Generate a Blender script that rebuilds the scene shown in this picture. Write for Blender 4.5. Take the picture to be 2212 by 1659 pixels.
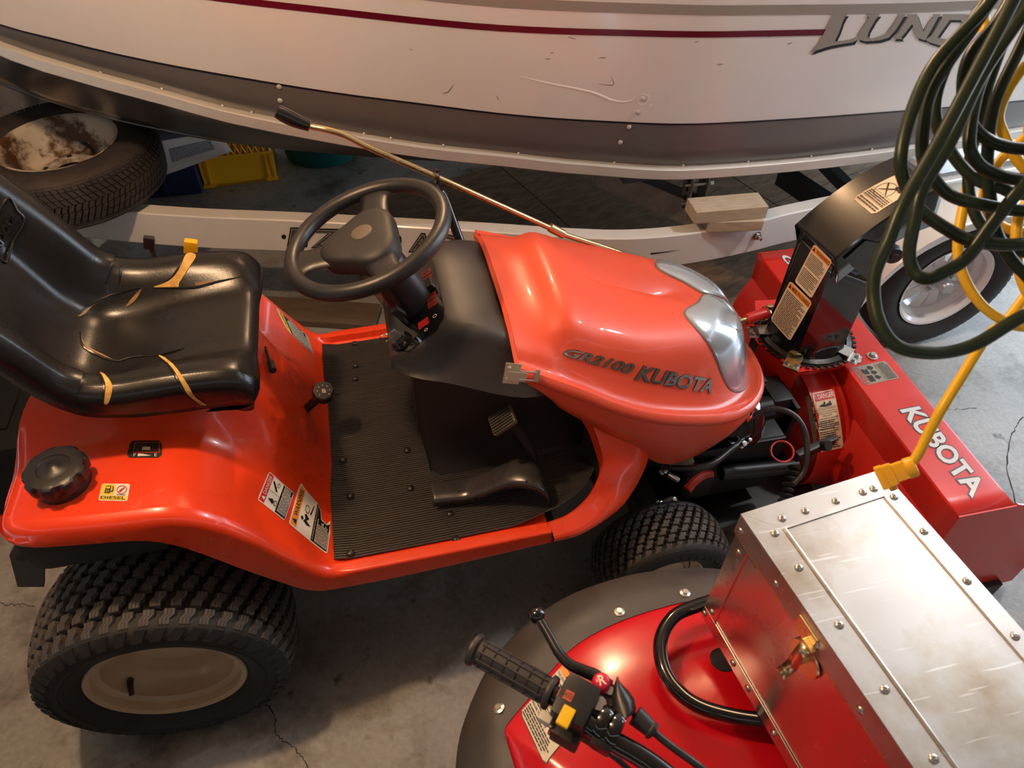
import bpy, bmesh, math, random
from math import sin, cos, pi, radians, sqrt
from mathutils import Vector, Matrix, noise as mnoise
from mathutils.bvhtree import BVHTree
from mathutils.geometry import tessellate_polygon

random.seed(7)
S = bpy.context.scene
COL = S.collection
for o in list(bpy.data.objects):
    bpy.data.objects.remove(o)

# ------------------------------------------------------------------ camera
FPX, IW, IH = 1575.2421, 2212, 1659
YAW, PITCH, ROLL = 0.2336, 0.7986, -0.0257
CAMP = Vector((0.5934, -1.2878, 1.9576))
_fw = Vector((sin(YAW)*cos(PITCH), cos(YAW)*cos(PITCH), -sin(PITCH)))
_r0 = Vector((cos(YAW), -sin(YAW), 0)); _d0 = _fw.cross(_r0)
_rt = _r0*cos(ROLL) + _d0*sin(ROLL)
_dn = -_r0*sin(ROLL) + _d0*cos(ROLL)
cd = bpy.data.cameras.new('camera'); cam = bpy.data.objects.new('camera', cd); COL.objects.link(cam)
cam.matrix_world = Matrix(((_rt.x, -_dn.x, -_fw.x, CAMP.x), (_rt.y, -_dn.y, -_fw.y, CAMP.y), (_rt.z, -_dn.z, -_fw.z, CAMP.z), (0, 0, 0, 1)))
cd.sensor_width = 36; cd.lens = 36*FPX/IW; cd.clip_start = 0.02; cd.clip_end = 200
cd.dof.use_dof = True; cd.dof.focus_distance = 1.85; cd.dof.aperture_fstop = 8
S.camera = cam

# ------------------------------------------------------------------ light
S.view_settings.view_transform = 'Standard'; S.view_settings.look = 'None'
S.view_settings.gamma = 1.0; S.view_settings.exposure = 0.12; S.view_settings.use_curve_mapping = False
w = bpy.data.worlds.new('sky'); S.world = w; w.use_nodes = True
bg = w.node_tree.nodes['Background']; bg.inputs[0].default_value = (0.72, 0.86, 1.0, 1); bg.inputs[1].default_value = 10.0
def lamp(name, loc, energy, color, radius):
    l = bpy.data.lights.new(name, 'POINT'); l.energy = energy; l.color = color; l.shadow_soft_size = radius
    o = bpy.data.objects.new(name, l); o.location = loc; COL.objects.link(o); return o
WARM = (1.0, 0.64, 0.37)
lamp('ceiling_bulb', (1.15, 1.55, 2.52), 90, WARM, 0.05)
lamp('ceiling_bulb.001', (-0.15, -0.15, 2.52), 85, WARM, 0.05)
lamp('added_fill_lamp', (3.0, 0.05, 2.52), 62, (0.96, 0.96, 1.0), 0.06)  # extra lamp added to brighten the hull and floor on the right
pl = bpy.data.lights.new('doorway_portal', 'AREA'); pl.shape = 'RECTANGLE'; pl.size = 2.3; pl.size_y = 2.9
pl.cycles.is_portal = True
po = bpy.data.objects.new('doorway_portal', pl); COL.objects.link(po)
po.matrix_world = Matrix.Translation((4.6, 1.45, 1.15)) @ Matrix.Rotation(radians(90), 4, 'Y')
S.cycles.max_bounces = 8; S.cycles.diffuse_bounces = 4; S.cycles.glossy_bounces = 4
S.cycles.sample_clamp_indirect = 6.0
S.cycles.use_denoising = True

# ------------------------------------------------------------------ pixel helpers (photo frame 2212x1659)
def ray(px, py):
    return _rt*((px-IW/2)/FPX) + _dn*((py-IH/2)/FPX) + _fw
def atz(px, py, z):
    d = ray(px, py); return CAMP + d*((z-CAMP.z)/d.z)
def aty(px, py, y):
    d = ray(px, py); return CAMP + d*((y-CAMP.y)/d.y)
def atx(px, py, x):
    d = ray(px, py); return CAMP + d*((x-CAMP.x)/d.x)
def atd(px, py, dist):
    return CAMP + ray(px, py)*dist

# ------------------------------------------------------------------ materials
MATS = {}
def mat(name, col, rough=0.5, metal=0.0, coat=0.0, var=0.0, vscale=8.0, bump=0.0, bscale=200.0, col2=None, rvar=0.0,
        spec=0.5, aniso=0.0, detail=4, thresh=None, trans=0.0, stretch=None):
    if name in MATS: return MATS[name]
    m = bpy.data.materials.new(name); m.use_nodes = True
    nt = m.node_tree; b = nt.nodes['Principled BSDF']
    b.inputs['Base Color'].default_value = (*col, 1); b.inputs['Roughness'].default_value = rough
    b.inputs['Metallic'].default_value = metal; b.inputs['Coat Weight'].default_value = coat
    b.inputs['Coat Roughness'].default_value = 0.08
    b.inputs['Specular IOR Level'].default_value = spec
    if trans: b.inputs['Transmission Weight'].default_value = trans
    if var or bump or rvar:
        tc = nt.nodes.new('ShaderNodeTexCoord'); co = tc.outputs['Object']
        if stretch:
            mp = nt.nodes.new('ShaderNodeMapping'); mp.inputs['Scale'].default_value = stretch
            nt.links.new(co, mp.inputs[0]); co = mp.outputs[0]
    if var or rvar:
        n = nt.nodes.new('ShaderNodeTexNoise'); n.inputs['Scale'].default_value = vscale; n.inputs['Detail'].default_value = detail
        n.inputs['Roughness'].default_value = 0.65
        nt.links.new(co, n.inputs['Vector']); fac = n.outputs['Fac']
        r = nt.nodes.new('ShaderNodeValToRGB')
        lo, hi = thresh if thresh else (0.3, 0.7)
        r.color_ramp.elements[0].position = lo; r.color_ramp.elements[1].position = hi
        c2 = col2 if col2 else tuple(c*(1-var) for c in col)
        r.color_ramp.elements[0].color = (*c2, 1); r.color_ramp.elements[1].color = (*col, 1)
        nt.links.new(fac, r.inputs[0])
        if var: nt.links.new(r.outputs[0], b.inputs['Base Color'])
        if rvar:
            mr = nt.nodes.new('ShaderNodeMapRange'); mr.inputs['To Min'].default_value = max(0.02, rough-rvar); mr.inputs['To Max'].default_value = min(1, rough+rvar)
            mr.inputs['From Min'].default_value = 0.3; mr.inputs['From Max'].default_value = 0.7
            nt.links.new(fac, mr.inputs[0]); nt.links.new(mr.outputs[0], b.inputs['Roughness'])
    if bump:
        n2 = nt.nodes.new('ShaderNodeTexNoise'); n2.inputs['Scale'].default_value = bscale; n2.inputs['Detail'].default_value = 3
        nt.links.new(co, n2.inputs['Vector'])
        bp = nt.nodes.new('ShaderNodeBump'); bp.inputs['Strength'].default_value = bump; bp.inputs['Distance'].default_value = 0.002
        nt.links.new(n2.outputs['Fac'], bp.inputs['Height']); nt.links.new(bp.outputs[0], b.inputs['Normal'])
    MATS[name] = m; return m

ORANGE = mat('orange_paint', (0.86, 0.055, 0.011), 0.30, coat=0.30, var=0.08, vscale=5, rvar=0.06, bump=0.05, bscale=60)
HOODP = mat('hood_paint', (0.76, 0.082, 0.032), 0.42, coat=0.25, var=0.08, vscale=4, rvar=0.07)
BLOWRED = mat('snowblower_red', (0.68, 0.026, 0.016), 0.33, coat=0.25, var=0.15, vscale=6, rvar=0.06)
ATVRED = mat('deep_red_plastic', (0.56, 0.005, 0.013), 0.22, coat=0.1, var=0.08, vscale=5, rvar=0.05)
VINYL = mat('black_vinyl', (0.009, 0.0085, 0.0085), 0.28, spec=0.42, bump=0.10, bscale=320, rvar=0.02, vscale=10)
FOAM = mat('yellow_foam', (0.78, 0.50, 0.14), 0.95, var=0.6, vscale=30, col2=(0.40, 0.20, 0.04), bump=0.6, bscale=400)
BLKPL = mat('black_plastic', (0.014, 0.013, 0.013), 0.38, bump=0.1, bscale=500)
BLKGLOSS = mat('gloss_black_paint', (0.006, 0.006, 0.007), 0.10, coat=0.5)
BLKMAT = mat('matt_black_plastic', (0.020, 0.018, 0.017), 0.55, bump=0.15, bscale=600, var=0.3, vscale=9)
COWL = mat('charcoal_plastic', (0.040, 0.036, 0.034), 0.50, bump=0.12, bscale=700, var=0.25, vscale=7)
RUBBER = mat('tyre_rubber', (0.026, 0.024, 0.023), 0.72, var=0.35, vscale=25, bump=0.2, bscale=300)
LUGRUB = mat('worn_tread_rubber', (0.085, 0.073, 0.064), 0.70, var=0.35, vscale=30, bump=0.2, bscale=300)
OLDRUB = mat('dusty_tyre_rubber', (0.055, 0.043, 0.036), 0.75, var=0.55, vscale=9, bump=0.2, bscale=200)
MATRUB = mat('ribbed_rubber_mat', (0.034, 0.029, 0.025), 0.50, var=0.35, vscale=12)
CREAM = mat('cream_wheel_paint', (0.62, 0.45, 0.27), 0.38, coat=0.1, var=0.12, vscale=8)
STEEL = mat('bare_steel', (0.62, 0.60, 0.56), 0.30, metal=1.0, rvar=0.1, vscale=20)
BRASSY = mat('yellow_zinc_steel', (0.80, 0.62, 0.33), 0.28, metal=1.0, var=0.15, vscale=10, rvar=0.05)
CHROME = mat('dark_chrome', (0.36, 0.33, 0.31), 0.20, metal=1.0)
ALU = mat('brushed_aluminium', (0.58, 0.56, 0.53), 0.46, metal=1.0, var=1, col2=(0.40, 0.32, 0.22), thresh=(0.30, 0.50), vscale=5, rvar=0.10, detail=8, bump=0.05, bscale=90)
ALUSIDE = mat('smooth_aluminium', (0.72, 0.69, 0.65), 0.27, metal=1.0, rvar=0.06, vscale=6, bump=0.03, bscale=25)
WHITEP = mat('white_hull_paint', (0.80, 0.775, 0.745), 0.16, coat=0.4, var=0.04, vscale=3)
HULLGREY = mat('grey_hull_paint', (0.145, 0.135, 0.13), 0.28, coat=0.15, var=0.12, vscale=5)
HULLBOT = mat('hull_bottom_metal', (0.16, 0.15, 0.14), 0.22, metal=0.6, var=0.35, vscale=3)
STRIPE = mat('maroon_stripe', (0.12, 0.004, 0.018), 0.25)
TAUPE = mat('taupe_vinyl', (0.30, 0.27, 0.235), 0.3)
NAVY = mat('dark_navy_vinyl', (0.010, 0.010, 0.018), 0.3)
TRWHITE = mat('white_trailer_paint', (0.80, 0.76, 0.71), 0.28, coat=0.3, var=0.06, vscale=9)
WHITE = mat('label_white', (0.80, 0.76, 0.66), 0.45)
LCREAM = mat('label_cream', (0.78, 0.62, 0.42), 0.45)
LYEL = mat('label_yellow', (0.80, 0.56, 0.03), 0.45)
LORG = mat('label_orange', (0.85, 0.28, 0.03), 0.45)
LRED = mat('label_red', (0.55, 0.02, 0.02), 0.45)
LBLK = mat('label_black', (0.012, 0.012, 0.013), 0.45)
LGREY = mat('worn_label_grey', (0.36, 0.32, 0.24), 0.6, var=0.3, vscale=60)
YELPL = mat('yellow_plastic', (0.86, 0.44, 0.012), 0.34)
YELCORD = mat('yellow_cord_rubber', (0.82, 0.48, 0.01), 0.38)
GREENC = mat('dark_green_cord', (0.016, 0.027, 0.011), 0.36, spec=0.35)
LENS = mat('clear_headlight', (0.56, 0.62, 0.68), 0.22, metal=0.6, coat=1.0)
GREYLET = mat('silver_letter', (0.56, 0.55, 0.53), 0.35, metal=0.3)
WOOD = mat('raw_pine', (0.58, 0.47, 0.33), 0.75, var=0.35, vscale=9, stretch=(2, 14, 14), bump=0.2, bscale=40)
CONC = None

def scratched(m, n=2, light=(0.80, 0.78, 0.75), amount=0.55):
    nt = m.node_tree; b = nt.nodes['Principled BSDF']; tc = nt.nodes.new('ShaderNodeTexCoord')
    src = b.inputs['Base Color'].links[0].from_socket; fac = None
    for k in range(n):
        mp = nt.nodes.new('ShaderNodeMapping'); mp.inputs['Scale'].default_value = (9, 160, 9); mp.inputs['Rotation'].default_value = (0, 0, 0.5+1.9*k)
        nz = nt.nodes.new('ShaderNodeTexNoise'); nz.inputs['Scale'].default_value = 1.0; nz.inputs['Detail'].default_value = 1.0
        r = nt.nodes.new('ShaderNodeValToRGB'); r.color_ramp.elements[0].position = 0.70; r.color_ramp.elements[1].position = 0.74
        nt.links.new(tc.outputs['Object'], mp.inputs[0]); nt.links.new(mp.outputs[0], nz.inputs['Vector']); nt.links.new(nz.outputs['Fac'], r.inputs[0])
        x = nt.nodes.new('ShaderNodeMix'); x.data_type = 'RGBA'; x.inputs[7].default_value = (*light, 1)
        ml = nt.nodes.new('ShaderNodeMath'); ml.operation = 'MULTIPLY'; ml.inputs[1].default_value = amount
        nt.links.new(r.outputs[0], ml.inputs[0]); nt.links.new(ml.outputs[0], x.inputs[0]); nt.links.new(src, x.inputs[6]); src = x.outputs[2]
    nt.links.new(src, b.inputs['Base Color'])
scratched(ALU)

# ------------------------------------------------------------------ mesh helpers
def finish(name, me, m, parent=None, smooth=True, angle=40):
    if isinstance(m, (list, tuple)):
        for x in m: me.materials.append(x)
    else: me.materials.append(m)
    if smooth:
        me.polygons.foreach_set('use_smooth', [True]*len(me.polygons))
        if angle < 180: me.set_sharp_from_angle(angle=radians(angle))
    o = bpy.data.objects.new(name, me); COL.objects.link(o)
    if parent is not None: adopt(o, parent)
    return o
def adopt(o, parent):
    o.parent = parent
    o.matrix_parent_inverse = WM(parent).inverted()
def WM(o):
    if o.parent is None: return o.matrix_basis.copy()
    return WM(o.parent) @ o.matrix_parent_inverse @ o.matrix_basis
def mk(name, V, F, m, parent=None, smooth=True, angle=40, mi=None, clean=True):
    me = bpy.data.meshes.new(name); me.from_pydata([tuple(v) for v in V], [], F); me.update()
    if mi is not None: me.polygons.foreach_set('material_index', mi)
    if clean:
        b = bmesh.new(); b.from_mesh(me); bmesh.ops.remove_doubles(b, verts=b.verts, dist=1e-6)
        bmesh.ops.recalc_face_normals(b, faces=b.faces); b.to_mesh(me); b.free()
    return finish(name, me, m, parent, smooth, angle)
def thing(name, loc, label, cat, group=None):
    o = bpy.data.objects.new(name, None); o.location = loc; o.empty_display_size = 0.05; COL.objects.link(o)
    o['label'] = label; o['category'] = cat
    if group: o['group'] = group
    return o
def tag(o, label, cat, group=None):
    o['label'] = label; o['category'] = cat
    if group: o['group'] = group
    return o
class MB:
    def __init__(s): s.V = []; s.F = []; s.M = []
    def add(s, V, F, mi=0):
        n = len(s.V); s.V += [Vector(v) for v in V]; s.F += [tuple(i+n for i in f) for f in F]; s.M += [mi]*len(F); return s
    def box(s, c, size, rot=None, bev=0.0, mi=0):
        b = bmesh.new(); bmesh.ops.create_cube(b, size=1)
        bmesh.ops.scale(b, vec=size, verts=b.verts)
        if bev: bmesh.ops.bevel(b, geom=list(b.edges), offset=bev, segments=2, affect='EDGES', profile=0.7)
        M = Matrix.Translation(c) @ (rot.to_4x4() if rot is not None else Matrix.Identity(4))
        b.verts.index_update()
        s.add([M @ v.co for v in b.verts], [[v.index for v in f.verts] for f in b.faces], mi)
        b.free(); return s
    def tube(s, pts, r, n=10, closed=False, sub=6, mi=0, caps=True):
        P = spline(pts, sub, closed) if sub > 1 else [Vector(p) for p in pts]
        k = len(P); rr = r if callable(r) else (lambda t: r)
        nrm = None; rings = []
        for i, p in enumerate(P):
            a = P[(i-1) % k] if closed or i > 0 else p; c = P[(i+1) % k] if closed or i < k-1 else p
            t = (c-a).normalized()
            if nrm is None:
                nrm = t.cross(Vector((0, 0, 1)) if abs(t.z) < 0.9 else Vector((1, 0, 0))).normalized()
            else:
                nrm = (nrm - t*nrm.dot(t)).normalized()
            bn = t.cross(nrm); q = rr(i/(k-1))
            rings.append([p + (nrm*cos(2*pi*j/n) + bn*sin(2*pi*j/n))*q for j in range(n)])
        V = [v for ring in rings for v in ring]; F = []
        for i in range(k if closed else k-1):
            i2 = (i+1) % k
            for j in range(n):
                F.append((i*n+j, i*n+(j+1) % n, i2*n+(j+1) % n, i2*n+j))
        if caps and not closed:
            F.append(tuple(range(n))[::-1]); F.append(tuple((k-1)*n+j for j in range(n)))
        return s.add(V, F, mi)
    def lathe(s, prof, c, axis=(0, 0, 1), n=48, mi=0, up=None, close=False):
        a = Vector(axis).normalized(); u = Vector(up) if up else (a.cross(Vector((1, 0, 0))) if abs(a.x) < 0.9 else a.cross(Vector((0, 0, 1))))
        u.normalize(); v = a.cross(u); c = Vector(c); k = len(prof); V = []; F = []
        for i in range(n):
            t = 2*pi*i/n; d = u*cos(t)+v*sin(t)
            for r, h in prof: V.append(c + d*r + a*h)
        for i in range(n):
            i2 = (i+1) % n
            for j in range(k if close else k-1):
                j2 = (j+1) % k
                F.append((i*k+j, i*k+j2, i2*k+j2, i2*k+j))
        return s.add(V, F, mi)
    def grid(s, rows, mi=0, closeu=False):
        n = len(rows); k = len(rows[0]); V = [v for r in rows for v in r]; F = []
        for i in range(n if closeu else n-1):
            i2 = (i+1) % n
            for j in range(k-1): F.append((i*k+j, i*k+j+1, i2*k+j+1, i2*k+j))
        return s.add(V, F, mi)
    def prism(s, poly, d, mi=0):
        n = len(poly); P = [Vector(p) for p in poly]; d = Vector(d)
        V = P + [p+d for p in P]
        F = [(i, (i+1) % n, n+(i+1) % n, n+i) for i in range(n)]
        tri = tessellate_polygon([P])
        F += [tuple(t) for t in tri] + [tuple(i+n for i in t) for t in tri]
        return s.add(V, F, mi)
    def build(s, name, m, parent=None, smooth=True, angle=40, clean=True):
        if clean: # keep material indices through cleaning
            me = bpy.data.meshes.new(name); me.from_pydata([tuple(v) for v in s.V], [], s.F); me.update()
            me.polygons.foreach_set('material_index', s.M)
            b = bmesh.new(); b.from_mesh(me); bmesh.ops.remove_doubles(b, verts=b.verts, dist=1e-6)
            bmesh.ops.recalc_face_normals(b, faces=b.faces); b.to_mesh(me); b.free()
            return finish(name, me, m, parent, smooth, angle)
        return mk(name, s.V, s.F, m, parent, smooth, angle, mi=s.M, clean=False)
def spline(pts, sub=6, closed=False):
    P = [Vector(p) for p in pts]; n = len(P); out = []
    if n < 3:
        return [P[0].lerp(P[-1], i/sub) for i in range(sub+1)]
    for i in range(n if closed else n-1):
        p0 = P[(i-1) % n] if closed or i > 0 else P[0]*2-P[1]
        p1 = P[i]; p2 = P[(i+1) % n]
        p3 = P[(i+2) % n] if closed or i+2 < n else P[-1]*2-P[-2]
        for k in range(sub):
            t = k/sub; t2 = t*t; t3 = t2*t
            out.append(0.5*((2*p1)+(p2-p0)*t+(2*p0-5*p1+4*p2-p3)*t2+(3*p1-p0-3*p2+p3)*t3))
    if not closed: out.append(P[-1].copy())
    return out
def interp(x, xs, ys):
    if x <= xs[0]: return ys[0]
    if x >= xs[-1]: return ys[-1]
    for i in range(len(xs)-1):
        if x <= xs[i+1]:
            t = (x-xs[i])/(xs[i+1]-xs[i])
            n = len(xs); m1 = (ys[min(i+1, n-1)]-ys[max(i-1, 0)])/(xs[min(i+1, n-1)]-xs[max(i-1, 0)])
            m2 = (ys[min(i+2, n-1)]-ys[i])/(xs[min(i+2, n-1)]-xs[i]); h = xs[i+1]-xs[i]
            if i > 0 and (ys[i]-ys[i-1])*(ys[i+1]-ys[i]) <= 0: m1 = 0
            if i+2 < n and (ys[i+1]-ys[i])*(ys[i+2]-ys[i+1]) <= 0: m2 = 0
            t2, t3 = t*t, t*t*t
            return (2*t3-3*t2+1)*ys[i]+(t3-2*t2+t)*h*m1+(-2*t3+3*t2)*ys[i+1]+(t3-t2)*h*m2
def sstep(a, b, x):
    t = min(1, max(0, (x-a)/(b-a))); return t*t*(3-2*t)
def solidify(o, t, off=-1):
    md = o.modifiers.new('thickness', 'SOLIDIFY'); md.thickness = t; md.offset = off; return o

# ------------------------------------------------------------------ marks on surfaces
_bvh = {}
def bvh(o):
    if o.name not in _bvh:
        M = WM(o); me = o.data
        _bvh[o.name] = BVHTree.FromPolygons([M @ v.co for v in me.vertices], [tuple(p.vertices) for p in me.polygons])
    return _bvh[o.name]
def hit(o, px, py):
    d = ray(px, py).normalized(); h = bvh(o).ray_cast(CAMP, d)
    if h[0] is None: return None, None
    n = h[1]; return h[0], (n if n.dot(d) < 0 else -n)
_txt = {}
def textmesh(s, bold=0.0, shear=0.0):
    k = (s, bold, shear)
    if k in _txt: return _txt[k]
    cu = bpy.data.curves.new('t', 'FONT'); cu.body = s; cu.offset = bold; cu.shear = shear; cu.resolution_u = 3
    o = bpy.data.objects.new('t', cu); COL.objects.link(o)
    dg = bpy.context.evaluated_depsgraph_get(); me = o.evaluated_get(dg).to_mesh()
    V = [v.co.copy() for v in me.vertices]; F = [tuple(p.vertices) for p in me.polygons]
    o.evaluated_get(dg).to_mesh_clear(); bpy.data.objects.remove(o); bpy.data.curves.remove(cu)
    if not V: return [], []
    x0 = min(v.x for v in V); x1 = max(v.x for v in V); y0 = min(v.y for v in V); y1 = max(v.y for v in V)
    V = [((v.x-x0)/(x1-x0), (v.y-y0)/max(1e-6, y1-y0)) for v in V]
    _txt[k] = (V, F); return _txt[k]
class Decal:
    """flat print conformed to a surface: four corners BL, BR, TR, TL"""
    def __init__(s, target, corners, px=True, offset=0.0009):
        s.t = target; s.off = offset
        if px: s.c = [hit(target, *q)[0] for q in corners]
        else: s.c = [Vector(q) for q in corners]
        if sum(c is None for c in s.c) == 1:      # a corner that runs past the edge: complete the parallelogram
            i = [c is None for c in s.c].index(True); s.c[i] = s.c[i-1]+s.c[(i+1) % 4]-s.c[(i+2) % 4]
        elif any(c is None for c in s.c): print('DECAL MISS', target.name, corners, [c is None for c in s.c]); s.c = [c or Vector((0, 0, 0)) for c in s.c]
        a, b, c, d = s.c
        s.n = ((b-a).cross(d-a)).normalized()
        if s.n.dot(CAMP-a) < 0: s.n = -s.n
        s.mb = MB(); s.mats = []
    def mi(s, m):
        if m not in s.mats: s.mats.append(m)
        return s.mats.index(m)
    def at(s, u, v, lev):
        a, b, c, d = s.c
        p = (a*(1-u)+b*u)*(1-v)+(d*(1-u)+c*u)*v
        h = bvh(s.t).ray_cast(p+s.n*0.06, -s.n, 0.14)
        n = s.n
        if h[0] is not None:
            p = h[0]; n = h[1] if h[1].dot(s.n) > 0 else -h[1]
        return p + n*(s.off+0.0006*lev)
    def rect(s, u0, v0, u1, v1, m, lev=0, nu=8, nv=8):
        s.mb.grid([[s.at(u0+(u1-u0)*i/nu, v0+(v1-v0)*j/nv, lev) for j in range(nv+1)] for i in range(nu+1)], s.mi(m)); return s
    def rrect(s, m, lev=0, r=0.08, asp=1.0, u0=0, v0=0, u1=1, v1=1):
        n = 12; rows = []
        for i in range(n+1):
            u = u0+(u1-u0)*i/n; e = min(i, n-i)/n*(u1-u0); q = 0
            if e < r: q = (r-sqrt(max(0, r*r-(r-e)**2)))*asp
            rows.append([s.at(u, v0+q+(v1-v0-2*q)*j/n, lev) for j in range(n+1)])
        s.mb.grid(rows, s.mi(m)); return s
    def poly(s, pts, m, lev=2, holes=()):
        loops = [[Vector((u, v, 0)) for u, v in pts]] + [[Vector((u, v, 0)) for u, v in h] for h in holes]
        flat = [p for l in loops for p in l]; tri = tessellate_polygon(loops)
        big = max(p.x for p in flat)-min(p.x for p in flat) > 0.3
        if big:
            b = bmesh.new(); vs = [b.verts.new(p) for p in flat]
            for t in tri:
                try: b.faces.new([vs[i] for i in t])
                except ValueError: pass
            for _ in range(4): bmesh.ops.subdivide_edges(b, edges=b.edges[:], cuts=1, use_grid_fill=False)
            bmesh.ops.triangulate(b, faces=b.faces[:]); b.verts.index_update()
            s.mb.add([s.at(v.co.x, v.co.y, lev) for v in b.verts], [tuple(v.index for v in f.verts) for f in b.faces], s.mi(m)); b.free(); return s
        s.mb.add([s.at(p.x, p.y, lev) for p in flat], [tuple(t) for t in tri], s.mi(m)); return s
    def text(s, txt, u0, v0, u1, v1, m, lev=2, bold=0.0, shear=0.0):
        V, F = textmesh(txt, bold, shear)
        s.mb.add([s.at(u0+(u1-u0)*x, v0+(v1-v0)*y, lev) for x, y in V], F, s.mi(m)); return s
    def lines(s, u0, v0, u1, v1, n, m, fill=0.55, seed=1, lev=2):
        rnd = random.Random(seed); h = (v1-v0)/n
        for i in range(n):
            v = v1-(i+1)*h; u = u0; end = u1 - (u1-u0)*(rnd.random()*0.25 if rnd.random() < .5 else 0)
            while u < end-0.01:
                wd = (u1-u0)*rnd.uniform(0.05, 0.15); e = min(end, u+wd)
                s.mb.add([s.at(a, b, lev) for a, b in ((u, v), (e, v), (e, v+h*fill), (u, v+h*fill))], [(0, 1, 2, 3)], s.mi(m)); u = e+(u1-u0)*0.018
        return s
    def ring(s, cu, cv, ru, rv, w, m, lev=2, n=28):
        V = []; F = []
        for i in range(n):
            a = 2*pi*i/n
            V += [s.at(cu+ru*cos(a), cv+rv*sin(a), lev), s.at(cu+ru*(1-w)*cos(a), cv+rv*(1-w)*sin(a), lev)]
        for i in range(n): F.append((2*i, 2*((i+1) % n), 2*((i+1) % n)+1, 2*i+1))
        s.mb.add(V, F, s.mi(m)); return s
    def done(s, name, parent, label=None):
        o = s.mb.build(name, s.mats, parent, smooth=False, clean=False)
        if label: o['label'] = label
        return o
# ================================================================== SETTING
def floor_mat():
    m = bpy.data.materials.new('stained_concrete'); m.use_nodes = True; nt = m.node_tree; b = nt.nodes['Principled BSDF']
    tc = nt.nodes.new('ShaderNodeTexCoord')
    def nz(scale, det, rough=0.6):
        n = nt.nodes.new('ShaderNodeTexNoise'); n.inputs['Scale'].default_value = scale; n.inputs['Detail'].default_value = det
        n.inputs['Roughness'].default_value = rough; nt.links.new(tc.outputs['Object'], n.inputs['Vector']); return n.outputs['Fac']
    def ramp(src, p0, c0, p1, c1):
        r = nt.nodes.new('ShaderNodeValToRGB'); e = r.color_ramp.elements
        e[0].position, e[1].position = p0, p1; e[0].color = (*c0, 1); e[1].color = (*c1, 1); nt.links.new(src, r.inputs[0]); return r.outputs[0]
    def mul(a, bb, f=1.0):
        x = nt.nodes.new('ShaderNodeMix'); x.data_type = 'RGBA'; x.blend_type = 'MULTIPLY'; x.inputs[0].default_value = f
        nt.links.new(a, x.inputs[6]); nt.links.new(bb, x.inputs[7]); return x.outputs[2]
    base = ramp(nz(2.2, 6), 0.3, (0.25, 0.235, 0.215), 0.7, (0.40, 0.385, 0.36))
    stain = ramp(nz(3.1, 5, 0.7), 0.34, (0.42, 0.36, 0.30), 0.50, (1, 1, 1))
    fine = ramp(nz(60, 4), 0.3, (0.78, 0.78, 0.78), 0.65, (1, 1, 1))
    spots = ramp(nz(11, 3), 0.28, (0.35, 0.30, 0.26), 0.36, (1, 1, 1))
    nt.links.new(mul(mul(mul(base, stain), fine), spots), b.inputs['Base Color'])
    mr = nt.nodes.new('ShaderNodeMapRange'); mr.inputs['To Min'].default_value = 0.28; mr.inputs['To Max'].default_value = 0.62
    nt.links.new(nz(4, 4), mr.inputs[0]); nt.links.new(mr.outputs[0], b.inputs['Roughness'])
    bp = nt.nodes.new('ShaderNodeBump'); bp.inputs['Strength'].default_value = 0.25; bp.inputs['Distance'].default_value = 0.003
    nt.links.new(nz(90, 5), bp.inputs['Height']); nt.links.new(bp.outputs[0], b.inputs['Normal'])
    return m
CONC = floor_mat()
PLAST = mat('painted_board', (0.42, 0.39, 0.34), 0.8, var=0.1, vscale=2)
WALLM = mat('bare_wall_board', (0.20, 0.15, 0.10), 0.8, var=0.2, vscale=3)
def struct(name, m, c, size):
    o = MB().box(c, size).build(name, m, smooth=False); o['kind'] = 'structure'; return o
floor = struct('floor', CONC, (0.8, 0.5, -0.05), (7.6, 7.4, 0.1))
struct('ceiling', PLAST, (0.8, 0.5, 2.75), (7.6, 7.4, 0.1))
struct('wall_back', WALLM, (0.8, 4.25, 1.35), (7.6, 0.1, 2.6))
struct('wall_front', WALLM, (0.8, -3.25, 1.35), (7.6, 0.1, 2.6))
struct('wall_left', WALLM, (-3.05, 0.5, 1.35), (0.1, 7.4, 2.6))
struct('wall_right', WALLM, (4.65, -1.6, 1.35), (0.1, 3.2, 2.6))
struct('wall_right.001', WALLM, (4.65, 3.55, 1.35), (0.1, 1.3, 2.6))
struct('trim_1', WALLM, (4.65, 1.45, 2.5), (0.1, 2.9, 0.4))
struct('trim_2', mat('driveway_concrete', (0.5, 0.48, 0.45), 0.8, var=0.15, vscale=2), (9.6, 0.3, -0.06), (9.9, 12, 0.1))
CRACK = mat('dark_crack', (0.03, 0.026, 0.022), 0.9)  # flat dark strips drawn along the floor cracks
def crack(pix, seed, wd=0.0014):
    rnd = random.Random(seed); P = spline([atz(x, y, 0.0008) for x, y in pix], 9)
    P = [p + Vector((rnd.uniform(-1, 1), rnd.uniform(-1, 1), 0))*0.0035 for p in P]; rows = []
    for i, p in enumerate(P):
        a = P[max(0, i-1)]; c = P[min(len(P)-1, i+1)]; t = (c-a).normalized(); n = Vector((-t.y, t.x, 0)); q = wd*rnd.uniform(0.3, 1.2)
        rows.append([p-n*q, p+n*q])
    MB().grid(rows).build('crack', CRACK, floor, smooth=False, clean=False)
crack([(560, 1500), (592, 1545), (600, 1590), (640, 1620), (668, 1659)], 1)
crack([(-60, 1295), (10, 1305), (45, 1306), (75, 1312)], 2)
crack([(2212, 1140), (2175, 1010), (2190, 930), (2212, 900)], 3, 0.002)
crack([(2110, 880), (2060, 885), (2020, 884)], 4, 0.0015)

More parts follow.
